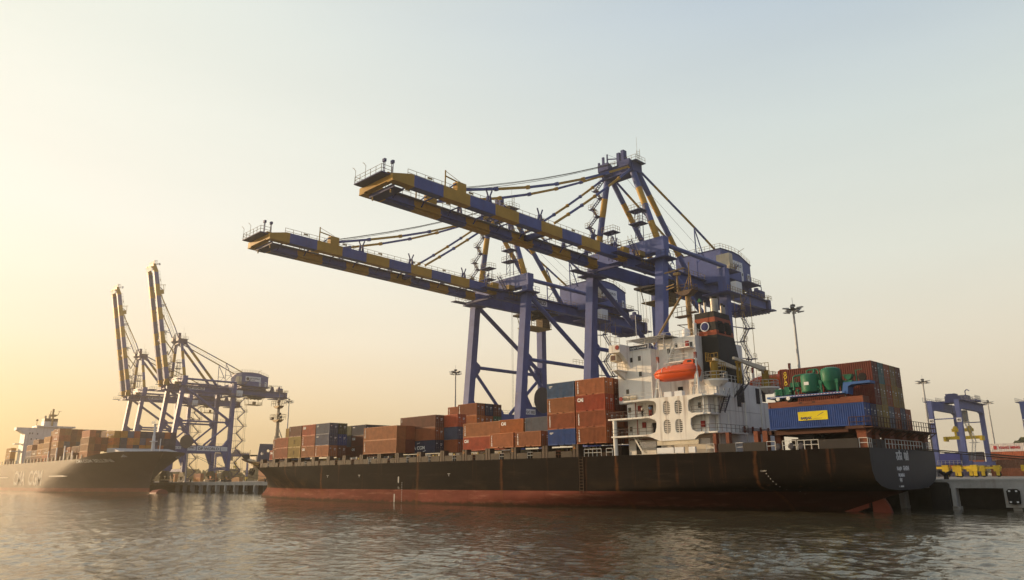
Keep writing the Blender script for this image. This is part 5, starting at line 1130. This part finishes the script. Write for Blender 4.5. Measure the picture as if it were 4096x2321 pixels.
def hull_y(x,z):
    best=None
    for i in range(400):
        s=i/1600; xx,bb,zz=cma_pt(s,(z+1.5)*(ZD+1.5)/(ZD+2.2*(1-sstep((s-.02)/.10))+1.5)-1.5)
        if xx<=x: return 113-bb
    return 95
b=MB(); vs,fs=text_verts('CMA CGM BELLINI',1.0,bold=.01); w_=max(v[0] for v in vs); hh=max(v[2] for v in vs)
P_=[]
for v in vs: x=-357+v[0]*27/w_; z=12.6+v[2]*1.25/hh; P_.append((x,hull_y(x,z)-.12,z))
b.add(P_,fs); b.build('bow_lettering',INKW,cs)
b=MB(); b.box(-341,-322,102,124,ZD+.2,16.6); b.prism([(-341,16.6),(-324,16.6),(-336,18.3),(-341,18.3)],'y',101.5,124.5); b.build('breakwater',mat('breakwater_pale',(.42,.42,.44),.6),cs)
b=MB(); b.tube((-322,113,16),(-322,113,23),.75,10,0,.6); b.tube((-322,113,23),(-322,113,27.5),.45,8); b.box(-323.6,-320.4,112,114,20.6,20.85); b.box(-323,-321,112.2,113.8,27.5,27.7); b.rail([(-323.4,112.1,27.7),(-320.6,112.1,27.7)],1,.8,.06); b.tube((-322,113,27.7),(-322,113,30),.1,5); b.build('foremast',SIGNW,cs); b=MB(); b.tube((-314.5,113,16),(-314.2,113,21.5),.2,6); b.build('jackstaff',SIGNW,cs)
b=MB()
for i in range(26): xx=-352-i*6.3; b.box(xx,xx+.55,95.1,95.5,ZD-.2,16.0)
b.build('lashing_posts',OFFW,cs)
for xx,z1 in ((-378,20.5),(-390.6,20),(-366,18),(-404,19)):
    b=MB(); b.box(xx,xx+.5,95.05,95.5,ZD,z1); b.build('lashing_bridge_post',SIGNW,cs)
b=MB(); b.box(-480,-470,98.6,128,ZD,33.4); b.build('deckhouse',WHITE,cs)
b=MB(); b.prism([(98.6,29.8),(98.6,33.4),(94.3,33.4),(94.3,31.9),(95.5,31.7)],'x',-475,-470); b.build('bridge_wing',WHITE,cs); b=MB(); b.box(-480,-469.5,103.5,122.3,33.9,34.7); b.box(-478,-471,104,121,33.4,33.9); b.build('wheelhouse',WHITE,cs)
b=MB(); b.box(-476,-471.2,94.8,98.6,24.6,25.0); b.build('side_balcony',WHITE,cs); b=MB(); b.box(-476,-471.2,93.8,98.6,20.8,21.2); b.build('side_balcony',WHITE,cs)
for y,z in ((100.8,30.4),(102,30.4),(104.4,30.3),(101.8,27.4),(104.2,27.4)):
    b=MB(); b.box(-470.0,-469.93,y-.25,y+.25,z-.4,z+.4); b.build('window',GLASS,cs)
b=MB(); b.box(-477,-471,107,113.5,34.7,37.2); b.box(-477,-471,107,113.5,37.2,38.8,1); b.build('funnel',[WHITE,mat('funnel_navy',(.03,.025,.06),.5)],cs)
b=MB(); b.tube((-470.6,110.8,34.7),(-470.6,110.8,40.5),.5,8); b.prism([(108.8,40.9),(113.2,40.9),(111.8,39.8),(110,39.8)],'x',-472,-469.6); b.tube((-470.6,110.6,40.9),(-470.6,110.6,44),.5,6); b.tube((-470.6,113,40.9),(-470.6,113.6,42.8),.12,5); b.beam((-470.6,112.8,42.9),(-470.6,114.6,42.9),.15,.15); b.tube((-470.6,109.4,40.9),(-470.6,109.4,43),.2,5); b.tube((-470.6,103.5,34),(-470.6,103.5,37),.12,5); b.lathe((-470.6,103.5,37),[(.3,0),(.6,.4),(.4,1),(.1,1.1)],8,0); b.build('signal_mast',MASTC,cs)
b=MB(); b.tube((-474,108,38.8),(-474,108,40.4),.5,8); b.tube((-474,110,38.8),(-474,110,40.6),.6,8); b.build('exhaust_pipe',PIPE,cs)
# its containers: bays along x, rows across, tiers up
GB='containers stacked on the hazy dark blue ship'
def small_mesh(xs):
    key=('far',xs)
    if key not in CM:
        b=MB(); L,W,H=10.6 if xs else 12.19,2.38,2.8
        n=22; pr=wave_pts(.1,L-.1,n,.06); k=len(pr)
        b.add([(x,.02+d,.1) for x,d in pr]+[(x,.02+d,H-.1) for x,d in pr],[(i,i+1,k+i+1,k+i) for i in range(k-1)])
        b.box(0,L,.1,W,.02,H); b.box(0,.12,0,.12,0,H);b.box(L-.12,L,0,.12,0,H);b.box(0,L,0,.1,0,.12);b.box(0,L,0,.1,H-.12,H)
        CM[key]=b.mesh('container_far',PAINT)
    return CM[key]
def fcont(x,y,z,col,label,group,text=None,me=None,rz=0):
    assert len(label.split())<=16,(label,len(label.split())); assert label not in USED,label
    USED.add(label)
    o=bpy.data.objects.new('shipping_container',me or small_mesh(1)); COL.objects.link(o); o.location=(x,y,z); o.rotation_euler=(0,0,rz)
    tag(o,label,'container',group); c=COLS[col]; o.color=(*[k*random.uniform(.8,1.15) for k in c],1)
    if text:
        d=bpy.data.objects.new('lettering',text); COL.objects.link(d); d.parent=o
    return o
FT={}
def ftext(kind):
    if kind not in FT:
        b=MB()
        if kind=='cma': put_fit(b,'CMA CGM',(3.2,-.02,.8),(1,0,0),4.4,.7,bold=.03); b.add([(6,-.02,1.8),(7.4,-.02,2.2),(7.4,-.02,2.35),(6,-.02,2)],[(0,1,2,3)])
        else: b.lathe((2.2,-.01,1.4),[(.1,-.01),(.75,-.01),(.75,.01),(.1,.01)],12,0,'y'); put_fit(b,'Hapag-Lloyd',(3.4,-.02,1.05),(1,0,0),5.6,.7)
        FT[kind]=b.mesh('lettering',INKW if kind=='cma' else mat('letter_blue',(.03,.04,.2),.6))
    return FT[kind]
bays=[(-338,[(102.6,11,3)]),(-355.5,0),(-378,0),(-402.5,0),(-416,0),(-425.5,0),(-438,0),(-449.5,0),(-459.5,0)]
ordn=['first','second','third','fourth','fifth','sixth','seventh','eighth','ninth']
tr_=['bottom','second','third','fourth','top']
ncma=0
pal=['rust','tan rust','brown','dark red','navy','slate blue','orange','rust','brown','tan rust']
def lab(col,tier,row,bay,n): return f'hazy {col} container, tier {tier+1}, row {row+1} from the water, {ordn[bay]} bay from bow'
rng=random.Random(11)
# foremost bay: outer row orange, then the wall of ends
x0=-349.5
for r in range(10):
    for t_ in range(3):
        col='orange' if r==0 else ['navy','navy','rust','navy','orange','orange','slate blue','rust','navy','navy'][(r+2*t_)%10]
        fcont(x0+(1.2 if r else 0),103.0+2.5*r,17.0+2.85*t_,col,lab(col,t_,r,0,0),GB,ftext('hapag') if r==0 else None)
spec=[(-356.4,4,[4,3,3,4,4,3,3,4]),(-378.2,1,[1,2,2,4,4,4,4,4]),(-402.0,5,[5,5,5,5,5,5,5,5]),(-416.2,4,[4,5,4,4]),(-426.9,3,[3,3,3,3]),(-447.7,3,[3,4,4,4])]
for bi,(x,tt,rows) in enumerate(spec,1):
    for r,nt in enumerate(rows):
        for t_ in range(nt):
            if r>1 and t_<nt-2 and bi!=3: continue     # nothing of it shows
            if r>0 and bi==3 and t_<2: continue
            col=rng.choice(pal) if not (bi==1 and r==0) else ['tan rust','tan rust','rust','tan rust'][t_%4]
            tx=ftext('cma') if r==0 and ((bi==3 and t_>1) or (bi in(4,5) and t_==1)) else None
            fcont(x,95.6+2.5*r,14.5+2.85*t_,col,lab(col,t_,r,bi,0),GB,tx)
for k,(x,n_) in enumerate(((-366.9,3),(-391.2,2),(-437.3,2),(-492,3))):
    r0=1 if k<2 else 0
    for t_ in range(n_):
        col=rng.choice(pal)
        fcont(x,95.6+2.5*r0,14.5+2.85*t_,col,f'hazy {col} container, tier {t_+1}, {["narrow gap stack by the orange ones","narrow gap stack by the five high one","stack forward of the white wing"][k] if k<3 else "stack just behind the white house"}',GB,ftext('cma') if t_==1 else None)
# ------------------------------------------------------------------ light masts
def light_mast(label,x,y,h,group='tall floodlight masts of the terminal'):
    t=thing('light_mast',label,'light mast',(x,y,QZ),group)
    b=MB(); n=4
    for i in range(n): b.tube((x,y,QZ+(h-QZ)*i/n),(x,y,QZ+(h-QZ)*(i+1)/n),.42-.06*i,10,0,.42-.06*(i+1),caps=False)
    b.box(x-.7,x+.7,y-.7,y+.7,QZ,QZ+.4); b.tube((x,y,h),(x,y,h+1.8),.04,4); b.build('mast',GALV,t,smooth=50)
    b=MB(); b.lathe((x,y,h-.9),[(.3,0),(1.3,.1),(1.3,.2),(.3,.3)],14,0); b.lathe((x,y,h-.2),[(.25,0),(.5,.1),(.5,.5),(.2,.6)],10,0); b.build('headframe',STEEL,t)
    b=MB()
    for k in range(10):
        a=2*math.pi*k/10; c,s=math.cos(a),math.sin(a); z=h-.55-.75*(k%2)
        b.beam((x+c*.9,y+s*.9,z),(x+c*2.1,y+s*2.1,z+.12),.75,.32,0,h2=.12)
    b.build('floodlight',[GALV],t); return t
m1=light_mast('tall light mast behind the near ship, right of its funnel',-65.6,148,39.4)
for (x,y,h,lb) in ((-73.2,252,33.5,'light mast behind the stern of the near ship beside the rubber tyred crane'),(-77.6,345,33.3,'thinner light mast behind the long white container at the right'),(-182,155,38.9,'light mast rising amidships left of the far crane legs'),(-299.5,160,38.9,'light mast next to the near ship foremast'),(-420,166,38.9,'small hazy light mast seen through the left crane legs')):
    o=dup(m1,(x,y,QZ),lb); o.scale=(1,1,(h-QZ)/(39.4-QZ))
# ------------------------------------------------------------------ rubber tyred gantry cranes (local origin at the first leg, z from the ground)
def gantry(label,num,loc,group,rot=0):
    t=thing('gantry_crane',label,'gantry crane',(0,0,0),group); Hh=21.2; WB=7.0; SP=23.5
    for lx in (0,WB):
        for ly in (0,SP):
            b=MB(); b.beam((lx,ly,4.0),(lx,ly,Hh-1.2),1.15,1.25,up=(0,1,0)); b.build('leg',BLUE,t)
    for ly in (0,SP):
        b=MB(); b.box(-1.5,WB+1.5,ly-.55,ly+.55,3.3,4.4); b.build('sill_beam',BLUE,t)
        b=MB(); b.tube((0,ly,Hh-5.2),(WB,ly,Hh-5.2),.16,6); b.build('tie_tube',BLUE,t)
    for lx in (0,WB):
        b=MB(); b.prism([(-.7,Hh-3.2),(2.5,Hh-2.4),(SP-2.5,Hh-2.4),(SP+.7,Hh-3.2),(SP+.7,Hh),(-.7,Hh)],'x',lx-.6,lx+.6); g=b.build('girder',BLUE,t)
        b=MB(); b.box(lx-1.5 if lx==0 else lx+.6,lx-.6 if lx==0 else lx+1.5,-1,SP+1,Hh-.25,Hh-.12); xx=lx-1.45 if lx==0 else lx+1.45; b.rail([(xx,-1,Hh-.1),(xx,SP+1,Hh-.1)],1.1,1.6,.05,1); b.build('walkway',[DBLUE,mat('rail_grey',(.2,.2,.22),.6)],g)
        b=MB(); b.box(lx-.62,lx+.62,-.72,-.68,Hh-6.2,Hh-5.1); s=b.build('number_plate',SIGNW,t); b=MB(); put_fit(b,num,(lx-.5,-.735,Hh-6.0),(1,0,0),1.0,.7,bold=.03); b.build('lettering',INK,s)
    for lx in (0,WB):
        for ly in (0,SP):
            b=MB(); b.prism([(lx-2.9,2.9),(lx+2.9,2.9),(lx+2.6,1.9),(lx+.5,2.3),(lx-.5,2.3),(lx-2.6,1.9)],'y',ly-.6,ly+.6)
            for k in (-1,1): b.box(lx+k*1.9-.45,lx+k*1.9+.45,ly-.62,ly-.5,.4,1.7); b.box(lx+k*1.9-1.0,lx+k*1.9+.6,ly-.8,ly+.8,1.6,3.3)
            bo=b.build('bogie',mat('bogie_yellow',(.62,.44,.03),.5,var=.15,rust=.2),t)
            for k in (-1,1):
                b=MB(); b.lathe((lx+k*1.9,ly,.75),[(.3,-.3),(.68,-.3),(.75,-.2),(.75,.2),(.68,.3),(.3,.3)],16,0,'y'); b.build('wheel',RUBBER,bo,smooth=35)
    b=MB(); b.box(-1.8,WB+1.8,12,17.5,Hh+.2,Hh+.7); b.box(.6,WB-.6,12.6,16.8,Hh+.7,Hh+2.2); b.box(.8,3.4,13,16,Hh+2.2,Hh+2.9); b.rail([(-1.7,12,Hh+.7),(-1.7,17.4,Hh+.7),(WB+1.7,17.4,Hh+.7),(WB+1.7,12,Hh+.7)],1.2,1,.05,1); b.path([(WB-.5,11.5,Hh-2),(WB-.5,11.5,Hh+3.2),(WB,11.5,Hh+3.6),(WB+.6,11.5,Hh+3.2)],.14,6); tr=b.build('trolley',[DBLUE,mat('rail_grey',(.2,.2,.22),.6)],t)
    b=MB(); b.box(WB-3.2,WB-.9,10,12.4,Hh-5.4,Hh-2.4); b.box(WB-3.3,WB-.8,9.9,12.5,Hh-5.6,Hh-5.4); b.build('operator_cab',mat('cab_grey',(.08,.09,.10),.3),tr)
    b=MB(); b.box(-1.4,WB+1.4,14.3,15.3,Hh-10.4,Hh-9.5); b.box(.8,WB-.8,14,15.6,Hh-8.2,Hh-7.3)
    for x in (-1.2,WB+1.2): b.box(x-.35,x+.35,13.4,16.2,Hh-10.9,Hh-9.6)
    for x in (1.6,WB-1.6): b.box(x-.25,x+.25,14.4,15.2,Hh-9.5,Hh-8.2); b.lathe((x,14.8,Hh-7.1),[(.1,-.2),(.6,-.2),(.6,.2),(.1,.2)],10,0,'y')
    sp=b.build('spreader',mat('spreader_yellow',(.62,.44,.03),.5,rust=.3),t)
    b=MB()
    for x in (1.6,2.4,WB-2.4,WB-1.6): b.tube((x,14.8,Hh-7),(x,14.8,Hh+.3),.05,4,caps=False)
    b.build('hoist_rope',ROPE,t)
    b=MB(); b.stair((WB+1.2,2,4),(WB+1.2,6,9.5),.8,(1,0,0)); b.box(WB-.2,WB+2,6,8.2,9.4,9.5); b.stair((WB+1.2,6.5,9.5),(WB+1.2,1,14.5),.8,(1,0,0)); b.build('stairway',GALV,t)
    b=MB(); b.box(1,WB-1,-1.6,.9,3.5,6.4); b.build('power_unit',mat('unit_blue',(.035,.045,.22),.5),t); b=MB(); b.rail([(.4,-2,3.4),(WB-.6,-2,3.4)],1.1,1,.05); b.build('unit_railing',GALV,t)
    t.location=loc; t.rotation_euler=(0,0,rot); return t
GG='rubber tyred gantry cranes in the yard'
g1=gantry('blue gantry crane on yellow wheels nearest the stern of the near ship','40',(-67.3,235.3,QZ),GG)
g2=dup(g1,(-49.4,258,QZ),'blue gantry crane cut off by the right edge of the photo')
n39=MB(); put_fit(n39,'39',(-.5,-.735,21.2-6.0),(1,0,0),1.0,.7,bold=.03); n39m=n39.mesh('lettering',INK)
for pl in g2.children:
    if pl.name.startswith('number_plate') and pl.children and min(v.co.x for v in pl.data.vertices)<2: pl.children[0].data=n39m
g3=dup(g1,(-582,252,QZ),'hazy gantry crane seen left of the near ship bow, under the left cranes'); g3.rotation_euler=(0,0,R(-23))
# ------------------------------------------------------------------ yard containers
GY='containers stacked in the yard at the right'
def ystack(x,y,cols,phrase,marks=None,n0=0,L=12.19):
    for i,c in enumerate(cols):
        lb=f'{c} yard container, {["bottom","second","third","fourth","fifth"][i]} of stack {phrase}'
        o=fcont(x,y,QZ+.01+2.86*i,c,lb,GY,None,small_mesh(0)); 
        if marks and i in marks:
            d=bpy.data.objects.new('lettering',marks[i]); COL.objects.link(d); d.parent=o
    return o
ym=MB(); put_fit(ym,'YANG MING',(3.4,-.02,.9),(1,0,0),6.6,1.0,bold=.05); ym.box(1.9,2.9,-.03,-.01,.75,2.0)
ymm=ym.mesh('lettering',mat('letter_red',(.40,.02,.03),.5))
YX,YY=-73.3,315
ystack(YX,YY,['rust','brown','rust','white'],'with the long white container on top',{3:ymm})
ystack(YX-12.6,YY-6,['navy','rust','navy'],'left of the white topped one')
ystack(YX-13.4,YY-2.8,['orange','orange','orange'],'showing an orange end')
ystack(YX+2.2,YY+3,['navy','navy','navy'],'peeping right of the white topped one')
ystack(YX-37,YY+2,['navy','rust','brown','brown'],'behind the leftmost gantry leg')
ystack(YX-27,YY+4.5,['navy','navy','slate blue'],'under the gantry crane')
ystack(YX+14.5,YY+3,['green','dark blue'],'at the right edge of the photo')
ystack(YX-20,YY+7,['rust','dark red'],'low behind the yellow wheels')
GY='containers in the hazy yard between the two ships'
rng=random.Random(5)
for i in range(14):
    x=-590+i*14; y=215+i*2+rng.uniform(-8,14); nt_=rng.choice([1,2,2,3])
    cc=[rng.choice(['rust','tan rust','dark red','slate blue','navy','orange rust']) for _ in range(nt_)]
    ystack(x,y,cc,f'number {i+1} from the left in the far yard')
# ------------------------------------------------------------------ quay furniture
def bollard(label,x,y):
    t=thing('bollard',label,'bollard',(x,y,QZ),'bollards on the quay edge')
    b=MB(); b.lathe((x,y,QZ),[(.75,0),(.75,.1),(.35,.18),(.3,.75),(.45,.95)],12,0); b.build('post',BLACK,t,smooth=40)
    b=MB(); b.tube((x-.85,y,QZ+1.3),(x-.1,y,QZ+.85),.2,8,0,.28); b.tube((x+.85,y,QZ+1.3),(x+.1,y,QZ+.85),.2,8,0,.28); b.build('horn',BLACK,t,smooth=40); return t
bo0=bollard('black horned bollard on the quay edge below the yellow gantry wheels',-33.8,QY+1.2)
for x,y,lb in ((-331,QY2+1.5,'hazy bollard on the left quay beside the dark blue ship bow'),(-297,QY2+1.5,'hazy bollard on the left quay under the white signed crane'),(-263,QY2+1.5,'hazy bollard on the left quay nearest the near ship bow')): dup(bo0,(x,y,QZ),lb)
def fender(label,x,y,w_,h_,zt,bolts):
    t=thing('fender',label,'fender',(x,y,zt),'dock fenders on the quay face')
    b=MB(); b.prism([(x-w_/2,zt-.25),(x-w_/2+.25,zt),(x+w_/2-.25,zt),(x+w_/2,zt-.25),(x+w_/2-.1,zt-h_),(x-w_/2+.1,zt-h_)],'y',y-1.0,y-.55); b.build('panel',RUBBER,t)
    b=MB(); b.tube((x,y-.56,zt-h_*.35),(x,y-.02,zt-h_*.35),.55,12); b.tube((x,y-.56,zt-h_*.75),(x,y-.02,zt-h_*.75),.55,12); b.build('buffer',RUBBER,t)
    if bolts:
        b=MB()
        for sx in (-1,1):
            for z in (zt-.25,zt-h_+.25): b.box(x+sx*(w_/2-.35)-.12,x+sx*(w_/2-.35)+.12,y-1.03,y-1.0,z-.1,z+.1)
        b.build('bolt_plate',SIGNW,t)
    return t
fender('large black fender panel on the quay face just right of the stern',-34.3,QY,2.5,4.0,QZ-.2,False)
fender('small black fender with four pale bolts on the rightmost quay column',-25.5,QY,1.5,1.9,QZ-1.1,True)
f0=fender('hazy fender on the left quay face nearest the dark blue ship',-318,QY2,2.0,2.2,QZ-1.0,False)
for i,x in enumerate((-303,-288,-273,-258,-243)): dup(f0,(x,QY2,QZ-1.0),f'hazy fender on the left quay face, {["second","third","fourth","fifth","sixth"][i]} from the dark blue ship')
b=MB(); put_text(b,'30T',(-38.2,QY-.08,QZ-1.1),(1,0,0),.8); o=b.build('load_marking',mat('mark_grey',(.45,.45,.45),.8)); tag(o,'grey 30T marking painted on the quay edge beside the stern','marking')
def rope(name,label,p,q,sag,r=.06):
    p=Vector(p);q=Vector(q); b=MB(); k=16; b.path([p.lerp(q,i/k)-Vector((0,0,sag*math.sin(math.pi*i/k))) for i in range(k+1)],r,6); tag(b.build(name,ROPE),label,'rope','mooring ropes')
rope('mooring_rope','upper dark mooring rope running from the stern to the right edge',(-34.2,110.2,8.5),(8,QY+1.6,5.0),.5,.075)
rope('mooring_rope','lower dark mooring rope beside it from the stern to the right',(-34.2,110.8,8.35),(9,QY+1.6,4.8),.75,.075)
rope('mooring_rope','thin hazy rope from the dark blue bow down to the left bollard',(-300,121,14.6),(-262,QY2+1.5,5),1.5,.06)
rope('mooring_rope','thin hazy rope from the dark blue bow rail to the farther quay',(-305,124,14.8),(-240,QY2+1.5,5),2,.06)
rope('mooring_rope','thin rope from the near ship bow down to the left quay',(-212,112,9.5),(-268,QY2+1.5,5),1.5,.05)
# ------------------------------------------------------------------ trees behind the yard
def leaf_mat(name,c):
    m=mat(name,c,.8,var=.45,scale=.25); return m
LEAF=[leaf_mat('leaf_dark',(.045,.06,.022)),leaf_mat('leaf_mid',(.065,.08,.028)),leaf_mat('leaf_light',(.09,.10,.035))]
TRK=mat('trunk_bark',(.10,.07,.045),.9)
def tree_proto(seed,h,w_):
    rg=random.Random(seed); tb=MB(); cb=MB()
    tb.tube((0,0,0),(0,0,h*.5),.3,7,0,.18)
    blobs=[]
    for i in range(9):
        a=rg.uniform(0,6.28); r=w_*rg.uniform(.15,.62); z=h*rg.uniform(.25,.88); blobs.append((r*math.cos(a),r*math.sin(a),z,w_*rg.uniform(.28,.46)))
        tb.tube((0,0,h*.32),(r*math.cos(a)*.8,r*math.sin(a)*.8,z),.13,5,0,.05)
    for i in range(1500):
        bx_,by_,bz_,br=rg.choice(blobs); v=Vector((rg.gauss(0,1),rg.gauss(0,1),rg.gauss(0,1))).normalized()*br*rg.uniform(.55,1.05); c=Vector((bx_,by_,bz_+0))+Vector((v.x,v.y,v.z*.75))
        s=rg.uniform(.25,.6); u=Vector((rg.gauss(0,1),rg.gauss(0,1),rg.gauss(0,1))).normalized(); w2=u.orthogonal().normalized()*s; u=u.cross(w2).normalized()*s
        cb.add([c-w2-u*.5,c+w2*.2-u,c+w2+u*.4,c-w2*.1+u],[(0,1,2,3)],rg.choice((0,0,1,1,2)))
    return tb.mesh('trunk',TRK),cb.mesh('crown',LEAF)
TP=[tree_proto(s,h,w_) for s,h,w_ in ((1,13,6),(2,11,6.5),(3,15,6))]
def tree(x,y,k,sc,label,group,wd=1.0):
    t=thing('broadleaf_tree',label,'tree',(x,y,QZ),group); t.scale=(sc*wd,sc*wd,sc*random.uniform(.85,1.15)); t.rotation_euler=(0,0,random.uniform(0,6.28))
    for nm,me in zip(('trunk','crown'),TP[k]): o=bpy.data.objects.new(nm,me); COL.objects.link(o); o.parent=t
rg=random.Random(3)
GT='trees along the far side of the hazy yard'
for i in range(26):
    x=-960+i*17+rg.uniform(-6,6); tree(x,270+i*9+rg.uniform(-20,40),i%3,rg.uniform(.8,1.1),'hazy broadleaf tree in the line of trees beyond the far yard',GT,1.7)
for i,(x,y) in enumerate(((-76,405),(-66,412),(-58,400),(-86,425))): tree(x,y,i%3,1.0+.1*i,f'green tree behind the yard at the right edge, {["nearest the white container","second along","outermost","rearmost"][i]}','trees at the right edge of the photo')
b=MB(); rg=random.Random(9)
for i in range(16000):
    an=R(rg.uniform(5,82)); rr=(930 if an>R(48) else 1050)+rg.uniform(0,60); x=-rr*math.sin(an); y=rr*math.cos(an); z=QZ+rg.uniform(0,1)**.6*rg.uniform(7,14)*(.8+.2*math.sin(an*60)); s=rg.uniform(.9,2.2); u=Vector((rg.gauss(0,1),rg.gauss(0,1),rg.gauss(0,1))).normalized(); w2=u.orthogonal().normalized()*s; u=u.cross(w2).normalized()*s; c=Vector((x,y,z))
    b.add([c-w2-u*.5,c+w2*.2-u,c+w2+u*.4,c-w2*.1+u],[(0,1,2,3)],rg.choice((0,1,1,2)))
tag(b.build('far_wood',LEAF),'low hazy wood along the horizon behind the yard','wood',kind='stuff')
# ------------------------------------------------------------------ people
def skin_part(name,nodes,edges,m,parent):
    me=bpy.data.meshes.new(name); me.from_pydata([n[0] for n in nodes],edges,[]); o=bpy.data.objects.new(name,me); COL.objects.link(o); me.materials.append(m)
    md=o.modifiers.new('Skin','SKIN'); md.use_smooth_shade=True
    if not me.skin_vertices: return o
    for i,sv in enumerate(me.skin_vertices[0].data):
        r=nodes[i][1]; sv.radius=(r,r) if not isinstance(r,tuple) else r; sv.use_root=(i==0)
    ss=o.modifiers.new('Subdivision','SUBSURF'); ss.levels=1; ss.render_levels=1
    if parent is not None: o.parent=parent
    return o
def person(label,loc,rz,shirt,trouser,bend=0):
    n=[((0,0,.95),.13),((0,.01,1.15),.12),((0,.01,1.38),.14),((0,0,1.5),.06),((0,-.02,1.56),.06),((0,-.03,1.66),.10),
       ((.1,0,.9),.085),((.11,-.02,.5),.065),((.12,.02,.08),.045),((.12,-.14,.04),.035),((-.1,0,.9),.085),((-.11,-.02,.5),.065),((-.12,.02,.08),.045),((-.12,-.14,.04),.035),
       ((.19,.01,1.42),.055),((.26,.04,1.14),.042),((.2,-.18,1.05),.033),((.15,-.25,1.05),.03),((-.19,.01,1.42),.055),((-.27,.03,1.14),.042),((-.25,-.1,.92),.033),((-.25,-.13,.84),.03)]
    e=[(0,1),(1,2),(2,3),(3,4),(4,5),(0,6),(6,7),(7,8),(8,9),(0,10),(10,11),(11,12),(12,13),(2,14),(14,15),(15,16),(16,17),(2,18),(18,19),(19,20),(20,21)]
    t=skin_part('person',n,e,SKIN,None); t.location=loc; t.rotation_euler=(bend,0,rz); tag(t,label,'person')
    skin_part('shirt',[((0,0,.93),.15),((0,.01,1.15),.145),((0,.01,1.38),.16),((0,0,1.47),.085),((.2,.01,1.42),.075),((.25,.03,1.22),.06),((-.2,.01,1.42),.075),((-.26,.03,1.22),.06)],[(0,1),(1,2),(2,3),(2,4),(4,5),(2,6),(6,7)],shirt,t)
    skin_part('trousers',[((0,0,.97),.15),((.1,0,.88),.105),((.11,-.02,.5),.085),((.12,.02,.12),.07),((-.1,0,.88),.105),((-.11,-.02,.5),.085),((-.12,.02,.12),.07)],[(0,1),(1,2),(2,3),(0,4),(4,5),(5,6)],trouser,t)
    b=MB(); b.lathe((0,-.015,1.69),[(.02,-.03),(.108,-.01),(.112,.04),(.08,.085),(.02,.1)],10,0); h=b.mesh('hair',BLACK); o=bpy.data.objects.new('hair',h); COL.objects.link(o); o.parent=t
    b=MB(); b.box(-.05,-.02,-.135,-.12,1.66,1.68); b.box(.02,.05,-.135,-.12,1.66,1.68); b.prism([(-.012,1.6),(.012,1.6),(0,1.655)],'y',-.15,-.12); h=b.mesh('face',BLACK); o=bpy.data.objects.new('face',h); COL.objects.link(o); o.parent=t
    return t
cl=lambda n,c:mat(n,c,.85,var=.1)
person('person in a pale shirt and dark trousers standing in the doorway behind the deck rail',(-67.5,95.2,13.93),R(-10),cl('shirt_pale',(.45,.42,.38)),cl('trousers_dark',(.03,.03,.04)))
person('person in a blue shirt and red trousers leaning by the deck rail of the deckhouse',(-65.9,95.0,13.93),R(25),cl('shirt_blue',(.16,.24,.38)),cl('trousers_red',(.35,.06,.05)))
person('person in dark clothes standing by the stern pillars on the mooring deck',(-35.2,97.9,8.27),R(80),cl('shirt_black',(.025,.025,.03)),cl('trousers_dark',(.03,.03,.04)))
# ------------------------------------------------------------------ haze
hz=MB(); hz.box(-1300,180,-25,1180,-2.2,86)
hm_=bpy.data.materials.new('haze_air'); hm_.use_nodes=True; nt=hm_.node_tree; nt.nodes.clear()
o_=nt.nodes.new('ShaderNodeOutputMaterial'); pv=nt.nodes.new('ShaderNodeVolumePrincipled'); pv.inputs['Density'].default_value=HAZE_D if 'HAZE_D' in globals() else .0005; pv.inputs['Color'].default_value=(.90,.78,.60,1); pv.inputs['Anisotropy'].default_value=.85
nt.links.new(pv.outputs[0],o_.inputs['Volume'])
tag(hz.build('haze',hm_),'warm evening haze filling the air over the harbour','haze',kind='stuff')
